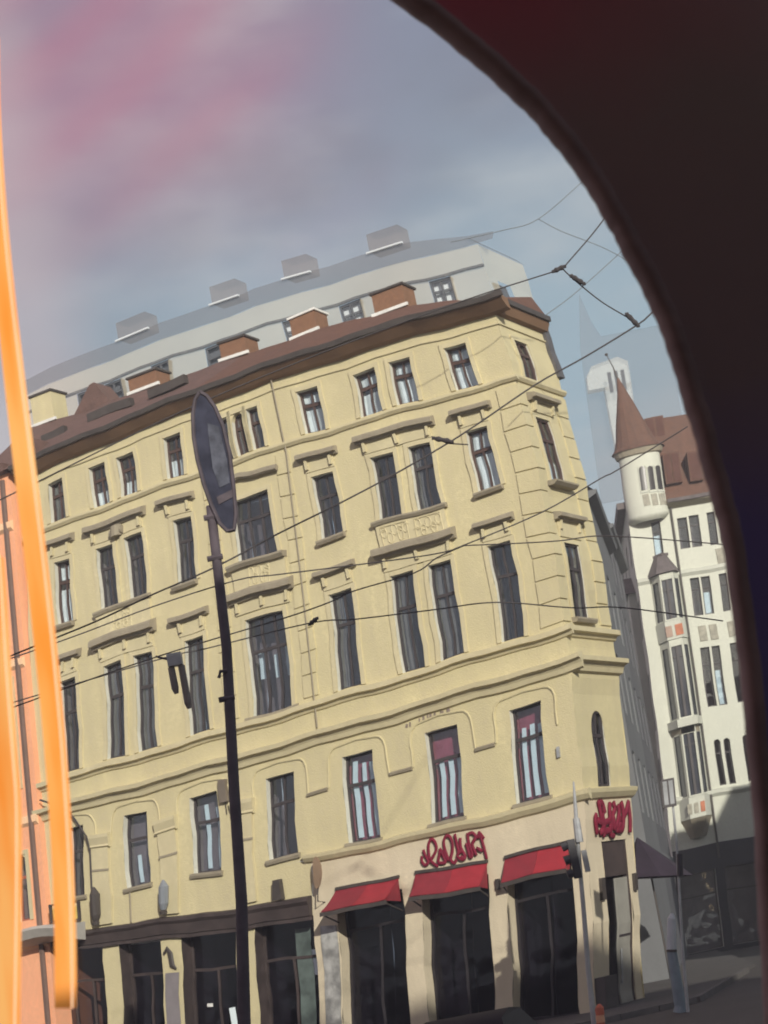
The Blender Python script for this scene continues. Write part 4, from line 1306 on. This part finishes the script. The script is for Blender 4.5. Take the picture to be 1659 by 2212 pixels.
mb = MB(XZ); mb.prism([(-2.7, 10.3), (-2.42, 10.38), (-2.42, 10.25), (-2.68, 10.17)], .1, .118); mb.build('cross_band', pole_m, sg)
for z in (10.0, 9.3, 6.95):
    mb = MB(); x = -3.22 + (z - 5.5) * .082; mb.tube([(x - .12, 29.95, z), (x + .14, 29.95, z)], .05, 6); mb.build('clamp', pole_m, PL)
mb = MB(); mb.tube([(-3.0, 29.9, 7.4), (-3.12, 29.9, 7.4), (-3.16, 29.9, 7.3)], .03, 6); mb.build('hook', pole_m, PL)

# ------------------------------------------------------------------ overhead wires


def catmull(P, n=5):
    P = [Vector(p) for p in P]; Q = [P[0] * 2 - P[1]] + P + [P[-1] * 2 - P[-2]]; out = []
    for i in range(1, len(Q) - 2):
        for k in range(n):
            x = k / n; a, b, c, d = Q[i - 1], Q[i], Q[i + 1], Q[i + 2]
            out.append(.5 * ((2 * b) + (c - a) * x + (2 * a - 5 * b + 4 * c - d) * x * x + (3 * b - a - 3 * c + d) * x ** 3))
    return out + [P[-1]]


def wire(pts, y, label, r=.0125, m=None, name='overhead_wire', group='overhead tram wires'):
    mb = MB(); mb.tube([tuple(p) for p in catmull([(a, y, b) for a, b in pts])], r, 5)
    return tag(mb.build(name, m or wire_m), label, 'wire', group)


wire([(6.2, 12.75), (5.14, 12.09), (4.8, 11.9), (3.82, 11.52), (2.94, 11.22), (1.86, 10.74), (1.26, 10.49), (.32, 10.15), (-.69, 9.83), (-1.81, 9.51), (-2.91, 9.16), (-4.02, 8.9), (-5.08, 8.62), (-6.67, 8.3), (-9, 7.8)], 30,
     'longest black wire, sloping from the dark frame down across the whole yellow facade', .015)
wire([(6.0, 15.3), (4.72, 13.95), (3.79, 13.16)], 30.05, 'short black wire rising steeply from the sky junction to the dark frame')
wire([(3.79, 13.16), (3.13, 13.08), (2.34, 12.98), (1.18, 12.8), (-1, 12.4), (-3.2, 11.9), (-6, 11.1), (-9, 10.3)], 30.05, 'black wire running left from the sky junction along the roof edge')
wire([(3.79, 13.16), (3.94, 12.93), (4.32, 12.44), (4.75, 12.02), (4.8, 11.9)], 30.05, 'short black wire linking the two insulator joints in the sky')
wire([(5.6, 10.5), (4.21, 9.96), (3.9, 9.87), (2.76, 9.47), (1.29, 9.15), (.81, 9.09), (-.28, 9.14), (-2.06, 9.26), (-2.77, 9.3), (-4.3, 9.12), (-6.08, 8.81), (-9, 8.4)], 32, 'black wire sagging across the facade from the white house to the middle storey')
wire([(1.29, 9.15), (.76, 9.02), (.32, 8.83), (-.76, 8.72), (-1.25, 8.6), (-2.04, 8.48), (-3.5, 8.33), (-4.44, 8.22), (-5.83, 8.02), (-9, 7.5)], 32.03, 'lower black wire branching left that carries the hanging grey lamp')
wire([(5.6, 7.1), (3.89, 7.68), (3.0, 7.85), (1.68, 8.21), (.57, 8.29), (-.85, 8.39), (-1.68, 8.48), (-3.63, 8.38), (-4.59, 8.34), (-9, 7.9)], 33, 'nearly level black wire arching over the tall third storey windows')
wire([(1.33, 9.35), (2.46, 9.18), (3.1, 9.1), (3.66, 9.07), (4.33, 8.92), (5.19, 8.68), (6.5, 8.3)], 33.02, 'thin black wire running right across the corner to the white house', .012)
wire([(6.9, 20.9), (5.36, 19.98), (4.36, 19.85), (3.0, 19.8)], 45, 'faint ghost reflection of a wire high in the sky left of the frame', .012, wire_g, group='ghost reflections of wires')  # ghost reflections of the wires, made as thin grey tubes
wire([(5.36, 19.98), (5.86, 19.54), (6.8, 18.9), (7.6, 18.2)], 45.05, 'faint ghost reflection of a wire dropping right from the pale sky junction', .012, wire_g, group='ghost reflections of wires')
wire([(8.0, 19.2), (6.94, 18.5), (5.8, 17.8), (5.0, 17.4)], 45.1, 'faint ghost reflection of a wire just left of the frame, below the black junction', .012, wire_g, group='ghost reflections of wires')


def insul(p, q, y, label):
    t = thing('insulator', label, 'insulator', (p[0], y, min(p[1], q[1])), 'wire insulators')
    A = Vector((p[0], y, p[1])); B = Vector((q[0], y, q[1]))
    mb = MB(); mb.tube([tuple(A.lerp(B, k)) for k in (0, .25, .5, .75, 1)], [.02, .05, .035, .05, .02], 8); mb.build('body', wire_m, t)
    for k in (0, 1):
        c = A.lerp(B, k); mb = MB(); mb.tube([(c.x - .03, y, c.z), (c.x + .03, y, c.z)], .03, 6); mb.build('clamp', wire_m, t)
    return t


insul((3.62, 13.12), (3.82, 13.17), 29.98, 'black wire clamp at the junction in the sky')
insul((3.9, 12.98), (4.08, 12.8), 29.98, 'black insulator just below the sky junction')
insul((4.68, 12.12), (4.82, 11.88), 29.98, 'black insulator on the long wire beside the dark frame')
insul((1.05, 10.62), (1.34, 10.5), 29.98, 'dark clamp on the long wire before the fourth storey windows')
insul((-1.55, 8.52), (-1.7, 8.44), 32.9, 'dark clamp on the level wire beside the bay window')
mb = MB(); mb.tube([(1.02, 30.0, 10.66), (1.26, 30.0, 10.49), (1.6, 30, 10.4)], .012, 5); tag(mb.build('wire_stay', wire_m), 'short stay wire tied to the long black wire', 'wire')

HL = thing('hanging_lamp', 'small grey street lamp with two tubes hung from a wire before the facade', 'lamp', (-4.1, 31.9, 7.2))
mb = MB(); mb.prism([(-4.2, 31.8), (-3.95, 31.8), (-3.95, 32.0), (-4.2, 32.0)], 7.98, 8.2); mb.build('lamp_housing', steel, HL)
for x, z0, z1 in ((-4.16, 7.5, 7.97), (-3.98, 7.2, 7.97)):
    mb = MB(); mb.tube([(x, 31.9, z1), (x + .01, 31.9, z0 + .1), (x + .02, 31.9, z0)], [.06, .065, .04], 8); mb.build('lamp_tube', mat('lamp_brown_grey', (0.20, 0.17, 0.15), 0.6, 0.2), HL)
mb = MB(); mb.tube([(-4.4, 31.95, 8.22), (-4.2, 31.9, 8.12)], .02, 5); mb.build('hanger', wire_m, HL)

# ------------------------------------------------------------------ traffic light and street furniture by the corner
TL = thing('traffic_light', 'grey pole with black traffic light heads beside the last red awning', 'traffic light', (2.5, 44, 0))
mb = MB(); mb.tube([(2.5, 44, 0), (2.62, 44, 1.3), (2.78, 44, 2.5), (2.9, 44, 3.5), (3.0, 44, 4.3), (3.1, 44, 5.0), (3.18, 44, 5.6)], [.07, .06, .055, .05, .05, .045, .02], 8); mb.build('pole', steel, TL)
mb = MB(); mb.tube([(3.02, 43.95, 4.2), (3.06, 43.95, 4.75)], [.1, .08], 8); mb.build('lamp_housing', steel, TL)
mb = MB(); mb.prism([(2.74, 43.9), (2.92, 43.9), (2.92, 44.15), (2.74, 44.15)], 3.4, 4.3); hd = mb.build('signal_head', black_pl, TL)
for z in (3.55, 3.87, 4.19):
    mb = MB(); mb.tube([(2.74, 44.02, z), (2.6, 44.02, z - .03)], [.1, .11], 8); mb.build('visor', black_pl, hd)
mb = MB(); mb.prism([(3.02, 43.9), (3.14, 43.9), (3.14, 44.05), (3.02, 44.05)], 3.5, 4.0); mb.build('control_box', steel, TL)
ob = thing('bollard', 'orange red striped bollard standing in front of the corner plinth', 'bollard', (2.62, 43.6, 0))
for k in range(3):
    mb = MB(); mb.tube([(2.62 + .02 * k, 43.6, k * .16), (2.63 + .02 * k, 43.6, k * .16 + .155)], .1, 10); mb.build('band', orange_p if k != 1 else mat('pale_orange', (0.7, 0.35, 0.2), .6), ob)
mb = MB(); mb.tube([(2.68, 43.6, .48), (2.69, 43.6, .56)], [.1, .03], 10); mb.build('cap', orange_p, ob)
# slim pole on the kerb with framed board
P2 = thing('sign_post', 'slim grey post with a dark framed sign board before the white house', 'sign', (4.66, 44, 0))
mb = MB(); mb.tube([(4.66, 44, 0), (4.84, 44, 1.34), (5.08, 44, 2.8), (5.24, 44, 3.8), (5.42, 44, 5.25)], [.04, .035, .03, .03, .025], 8); mb.build('pole', steel, P2)
mb = MB(lambda a, b, c: Vector((a + (b - 4.6) * .12, 44 - c, b)))
mb.box(5.1, 5.42, 4.6, 5.25, .03, .07, 0); bd = mb.build('board', frame_dk, P2)
mb = MB(lambda a, b, c: Vector((a + (b - 4.6) * .12, 44 - c, b)))
for k in range(2):
    mb.box(5.14 + .14 * k, 5.24 + .14 * k, 4.66, 5.2, .07, .075, 0)
mb.build('board_panel', mat('board_grey', (0.28, 0.29, 0.30), .6, .2), bd)
mb = MB(); mb.tube([(5.15, 43.97, 3.0), (5.25, 43.97, 3.5)], [.07, .07], 8); mb.build('signal_box', black_pl, P2)
AP = thing('advertising_column', 'slim pale blue and white column on the pavement right of the entrance', 'column', (4.5, 44.3, 0))
mb = MB(); mb.tube([(4.5, 44.3, 0), (4.55, 44.3, .15), (4.62, 44.3, 1.38)], [.16, .14, .12], 12); mb.build('column_foot', mat('blue_grey_column', (0.20, 0.25, 0.29), .5, .15, 3), AP)
mb = MB(); mb.tube([(4.62, 44.3, 1.38), (4.78, 44.3, 2.1), (4.82, 44.3, 2.22)], [.12, .1, .03], 12); mb.build('column_top', mat('white_column', (0.5, 0.53, 0.55), .5, .05), AP)
mb = MB(); mb.tube([(4.62, 44.3, 1.36), (4.63, 44.3, 1.42)], .125, 12); mb.build('band', metal_d, AP)
# dark parasol in the side street
PA = thing('parasol', 'dark purple folded parasol in front of the side street', 'parasol', (6.0, 58, 0))
prpl = mat('dark_purple_canvas', (0.028, 0.018, 0.032), .9, .2)
mb = MB(); mb.tube([(5.85, 58, 0), (5.95, 58, 4.4)], .03, 6); mb.build('pole', metal_d, PA)
mb = MB()
for k in range(8):
    a0 = k * math.pi / 4; a1 = a0 + math.pi / 4
    c = Vector((5.75, 58, 4.6)); r = 1.1
    mb.poly([tuple(c), (c.x + .35 + r * math.cos(a0), c.y + r * math.sin(a0), 3.3 - .15 * math.cos(a0)), (c.x + .35 + r * math.cos(a1), c.y + r * math.sin(a1), 3.3 - .15 * math.cos(a1))])
mb.build('canopy', prpl, PA)


# ------------------------------------------------------------------ parked cars
def car(loc, rz, paint, label):
    t = thing('parked_car', label, 'car', loc)
    c, s = math.cos(rz), math.sin(rz)
    F = lambda x, y, z: Vector((loc[0] + x * c - y * s, loc[1] + x * s + y * c, loc[2] + z))
    sec = [(-2.1, .35, .75, .72), (-2.0, .3, .9, .8), (-1.2, .28, .98, .86), (0, .28, 1.0, .88), (1.1, .28, .95, .86), (1.9, .3, .82, .8), (2.1, .36, .66, .7)]
    mb = MB(F); k = len(mb.v)
    for (x, z0, z1, w) in sec:
        mb.v += [(x, -w * .92, z0), (x, -w, (z0 + z1) / 2), (x, -w * .93, z1), (x, w * .93, z1), (x, w, (z0 + z1) / 2), (x, w * .92, z0)]
    for i in range(len(sec) - 1):
        for j in range(6):
            a = i * 6 + j; b = i * 6 + (j + 1) % 6
            mb.f.append((a, b, b + 6, a + 6))
    mb.f += [tuple(range(6)), tuple(range((len(sec) - 1) * 6, len(sec) * 6))]
    body = mb.build('body', paint, t, True)
    cab = [(-1.75, .93, .8), (-1.15, 1.38, .62), (-.4, 1.47, .6), (.35, 1.42, .6), (1.15, .97, .78)]
    mb = MB(F)
    for (x, z, w) in cab:
        mb.v += [(x, -w, z), (x, w, z)]
    for i in range(len(cab) - 1):
        mb.f.append((2 * i, 2 * i + 1, 2 * i + 3, 2 * i + 2))
    mb.build('roof', paint, t, True)
    for sd in (-1, 1):
        mb = MB(F); mb.poly([(x, sd * w * 1.0, z) for x, z, w in cab] ); mb.build('side_window', mat('car_glass', (0.02, 0.02, 0.025), .6, spec=.2), t)
    for x in (-1.3, 1.3):
        for sd in (-.76, .76):
            mb = MB(F); mb.tube([(x, sd - .1, .31), (x, sd + .1, .31)], .31, 14); wh = mb.build('wheel', black_pl, t)
            mb = MB(F); q = sd + (.101 if sd > 0 else -.101); mb.tube([(x, q - .01, .31), (x, q + .01, .31)], .18, 10); mb.build('rim', steel, wh)
    for sd in (-.55, .55):
        mb = MB(F); mb.box(2.05, 2.12, sd - .14, sd + .14, .55, .68, 0); mb.build('headlight', metal_w, t)
    return t


dkpaint = mat('near_black_car_paint', (0.018, 0.014, 0.018), .75, .1, spec=.2)
car((-.1, 27.0, .0), math.radians(78), dkpaint, 'near black car whose roof just shows at the bottom edge')

# ------------------------------------------------------------------ dark round-cornered frame close to the viewer
FP = [(-.10, 3.20), (-.03, 3.165), (0.021, 3.1265), (0.0518, 3.0897), (0.0795, 3.0569), (0.104, 3.0266), (0.1238, 2.9997), (0.143, 2.971), (0.1566, 2.9484), (0.1669, 2.9266), (0.1776, 2.9024), (0.1859, 2.8768), (0.1919, 2.8563), (0.1967, 2.8363), (0.2037, 2.8092), (0.2083, 2.7861), (0.2115, 2.7602), (0.2128, 2.7348), (0.2149, 2.7063), (0.2158, 2.6783), (0.2168, 2.6538), (0.2172, 2.6296), (0.2122, 2.5674), (0.2049, 2.5071), (0.1966, 2.4483), (0.1844, 2.3772), (0.1727, 2.3136), (0.1583, 2.2411), (0.1408, 2.1634)]
fp = [(p.x, p.z) for p in catmull([(a, 0, b) for a, b in FP], 8)]
nf = len(fp)
nor = []
for k in range(nf):
    a = Vector(fp[max(0, k - 1)]); b = Vector(fp[min(nf - 1, k + 1)]); t = (b - a).normalized(); nor.append(Vector((-t.y, t.x)))
fm_ = bpy.data.materials.new('dark_frame_rubber'); fm_.use_nodes = True
nd = fm_.node_tree.nodes; lk = fm_.node_tree.links; bs = nd['Principled BSDF']; bs.inputs['Roughness'].default_value = .7
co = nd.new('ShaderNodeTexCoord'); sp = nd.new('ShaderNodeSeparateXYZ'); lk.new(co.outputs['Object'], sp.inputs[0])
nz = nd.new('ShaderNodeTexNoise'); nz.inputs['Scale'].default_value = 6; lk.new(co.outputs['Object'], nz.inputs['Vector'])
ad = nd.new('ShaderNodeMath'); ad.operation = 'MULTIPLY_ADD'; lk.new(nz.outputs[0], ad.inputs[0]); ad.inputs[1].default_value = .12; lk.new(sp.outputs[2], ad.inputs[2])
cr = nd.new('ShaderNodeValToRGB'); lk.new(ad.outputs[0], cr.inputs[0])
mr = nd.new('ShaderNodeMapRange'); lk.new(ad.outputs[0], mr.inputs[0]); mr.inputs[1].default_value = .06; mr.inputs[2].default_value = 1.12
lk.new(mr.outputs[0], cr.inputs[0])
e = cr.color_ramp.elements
FGLOW = [(0.0, (.15, .115, .33)), (.50, (.15, .115, .31)), (.60, (.23, .16, .17)), (.78, (.27, .17, .165)), (.9, (.42, .09, .12)), (1, (.62, .09, .15))]  # red and navy glows on the glass, put into the frame colour
e[0].position = 0; e[0].color = (*FGLOW[0][1], 1); e[1].position = 1; e[1].color = (*FGLOW[-1][1], 1)
for p_, c_ in FGLOW[1:-1]:
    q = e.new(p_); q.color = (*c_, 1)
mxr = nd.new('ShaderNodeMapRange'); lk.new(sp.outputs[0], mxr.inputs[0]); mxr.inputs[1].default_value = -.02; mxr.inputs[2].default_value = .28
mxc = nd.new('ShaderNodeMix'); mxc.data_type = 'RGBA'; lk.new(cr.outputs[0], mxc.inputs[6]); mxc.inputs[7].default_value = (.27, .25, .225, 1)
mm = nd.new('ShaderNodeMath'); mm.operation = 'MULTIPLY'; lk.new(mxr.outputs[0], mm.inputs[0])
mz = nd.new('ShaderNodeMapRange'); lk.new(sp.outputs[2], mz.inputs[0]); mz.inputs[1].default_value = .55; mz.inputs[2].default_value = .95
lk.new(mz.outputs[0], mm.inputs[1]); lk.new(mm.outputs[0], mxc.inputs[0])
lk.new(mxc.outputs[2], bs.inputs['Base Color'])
FR = thing('window_frame', 'dark round cornered frame filling the right and top right side', 'frame', (.2, 1.2, 2.1))


def frame_part(prof, name, m):
    """prof: list of (outward offset, y)"""
    mb = MB()
    R = random.Random(5)
    wob = [.0003 * math.sin(k * .53) + .00025 * math.sin(k * 1.37 + 1) + R.uniform(-.00012, .00012) for k in range(nf)]
    for k in range(nf):
        for o, y in prof:
            p = Vector(fp[k]) + nor[k] * (o + (wob[k] if o < .03 else 0)); mb.v.append((p.x, y, p.y))
    n = len(prof)
    for k in range(nf - 1):
        for j in range(n - 1):
            a = k * n + j; mb.f.append((a, a + 1, a + 1 + n, a + n))
    return mb.build(name, m, FR, True)


frame_part([(.012, 1.225), (.001, 1.222), (0, 1.212), (.0015, 1.203), (.005, 1.199), (.009, 1.2), (.0115, 1.2015), (.0125, 1.203)], 'rubber_lip', mat('lip_rubber', (.24, .16, .155), .75, .2, 20))
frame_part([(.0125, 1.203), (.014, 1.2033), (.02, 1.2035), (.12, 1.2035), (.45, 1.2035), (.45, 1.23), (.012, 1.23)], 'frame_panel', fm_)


# ------------------------------------------------------------------ orange reflection on the left, made as glowing strips
def strip(L, Rr, name, label, nm_, strength):
    M = bpy.data.materials.new(nm_); M.use_nodes = True
    nd = M.node_tree.nodes; lk = M.node_tree.links; b = nd['Principled BSDF']
    b.inputs['Base Color'].default_value = (.5, .16, .02, 1); b.inputs['Roughness'].default_value = .4
    co = nd.new('ShaderNodeTexCoord'); nz = nd.new('ShaderNodeTexNoise'); nz.inputs['Scale'].default_value = 14
    mp = nd.new('ShaderNodeMapping'); mp.inputs['Scale'].default_value = (4, 1, .5); lk.new(co.outputs['Object'], mp.inputs[0]); lk.new(mp.outputs[0], nz.inputs['Vector'])
    cr = nd.new('ShaderNodeValToRGB'); lk.new(nz.outputs[0], cr.inputs[0])
    cr.color_ramp.elements[0].position = .32; cr.color_ramp.elements[0].color = (1.0, .31, .045, 1)
    cr.color_ramp.elements[1].position = .68; cr.color_ramp.elements[1].color = (1.0, .50, .15, 1)
    lk.new(cr.outputs[0], b.inputs['Emission Color'])
    # the glow fades towards its lower end
    sx = nd.new('ShaderNodeSeparateXYZ'); lk.new(co.outputs['Object'], sx.inputs[0])
    fd = nd.new('ShaderNodeMapRange'); fd.interpolation_type = 'SMOOTHSTEP'; lk.new(sx.outputs[2], fd.inputs[0])
    fd.inputs[1].default_value = -.002; fd.inputs[2].default_value = .016; fd.inputs[3].default_value = .25; fd.inputs[4].default_value = strength
    lk.new(fd.outputs[0], b.inputs['Emission Strength'])
    t = thing('reflection_strip', label, 'light', (L[-1][0], 1.2, L[-1][1]), 'orange reflection strips')
    l = [(p.x, p.z) for p in catmull([(a, 0, c) for a, c in L], 5)]; r = [(p.x, p.z) for p in catmull([(a, 0, c) for a, c in Rr], 5)]
    mb = MB(); n = min(len(l), len(r))
    for k in range(n):
        mb.v += [(l[k][0], 1.2, l[k][1]), (r[k][0], 1.2, r[k][1]), (r[k][0], 1.215, r[k][1]), (l[k][0], 1.215, l[k][1])]
    for k in range(n - 1):
        for j in range(4):
            a = 4 * k + j; c = 4 * k + (j + 1) % 4; mb.f.append((a, c, c + 4, a + 4))
    mb.f += [(0, 1, 2, 3), tuple(4 * (n - 1) + j for j in range(4))]
    mb.build('strip_body', M, t)
    mb = MB(); mb.tube([(a, 1.2, c) for a, c in r], .0007, 5)
    mb.build('edge', mat('bright_edge', (1, .75, .5), .4, 0, emit=(1, .62, .35), estr=1.0), t)
    return t


strip([(-0.2166, 3.0915), (-0.2233, 3.0415), (-0.2285, 2.992), (-0.2324, 2.9431), (-0.2353, 2.8949), (-0.2374, 2.8474), (-0.2391, 2.8005), (-0.2404, 2.7545), (-0.2416, 2.7091), (-0.2429, 2.6646), (-0.2445, 2.6208), (-0.2465, 2.5779), (-0.2492, 2.5357), (-0.2527, 2.4944), (-0.2572, 2.454), (-0.2627, 2.4144), (-0.2636, 2.4094)],
      [(-0.209, 3.0899), (-0.2152, 3.0398), (-0.2196, 2.9901), (-0.2227, 2.9411), (-0.2248, 2.8928), (-0.2262, 2.8451), (-0.2273, 2.7982), (-0.2283, 2.7521), (-0.2294, 2.7067), (-0.2308, 2.6622), (-0.2327, 2.6185), (-0.2351, 2.5757), (-0.2382, 2.5336), (-0.242, 2.4924), (-0.2465, 2.452), (-0.2518, 2.4124), (-0.2526, 2.4073)],
      'reflection_strip', 'long orange reflection down the left side of the view, made as a glowing strip', 'orange_glow', 1.05)
strip([(-0.2821, 2.7115), (-0.2878, 2.6686), (-0.2927, 2.6319), (-0.2999, 2.5779), (-0.3036, 2.5506), (-0.3081, 2.5169), (-0.3142, 2.4705), (-0.3212, 2.4184), (-0.3255, 2.3864)],
      [(-0.2582, 2.7068), (-0.2614, 2.6634), (-0.2643, 2.6264), (-0.2677, 2.5717), (-0.2695, 2.5441), (-0.2738, 2.5105), (-0.2806, 2.4642), (-0.2886, 2.4124), (-0.2936, 2.3805)],
      'reflection_strip', 'shorter orange reflection cut off by the lower left edge, made as a glowing strip', 'orange_glow_dim', .9)

# ------------------------------------------------------------------ thin haze added for the milky veil of the glass
hz = bpy.data.materials.new('veil_haze'); hz.use_nodes = True
nd = hz.node_tree.nodes; nd.remove(nd['Principled BSDF'])
pv_ = nd.new('ShaderNodeVolumePrincipled'); pv_.inputs['Density'].default_value = 0.0019
pv_.inputs['Color'].default_value = (0.92, 0.93, 0.96, 1); pv_.inputs['Anisotropy'].default_value = 0.0
hz.node_tree.links.new(pv_.outputs[0], nd['Material Output'].inputs['Volume'])
mb = MB(); mb.box(-262, 262, -72, 352, -1, 46, 0)
ho = mb.build('veil_haze_volume', hz); ho['kind'] = 'stuff'
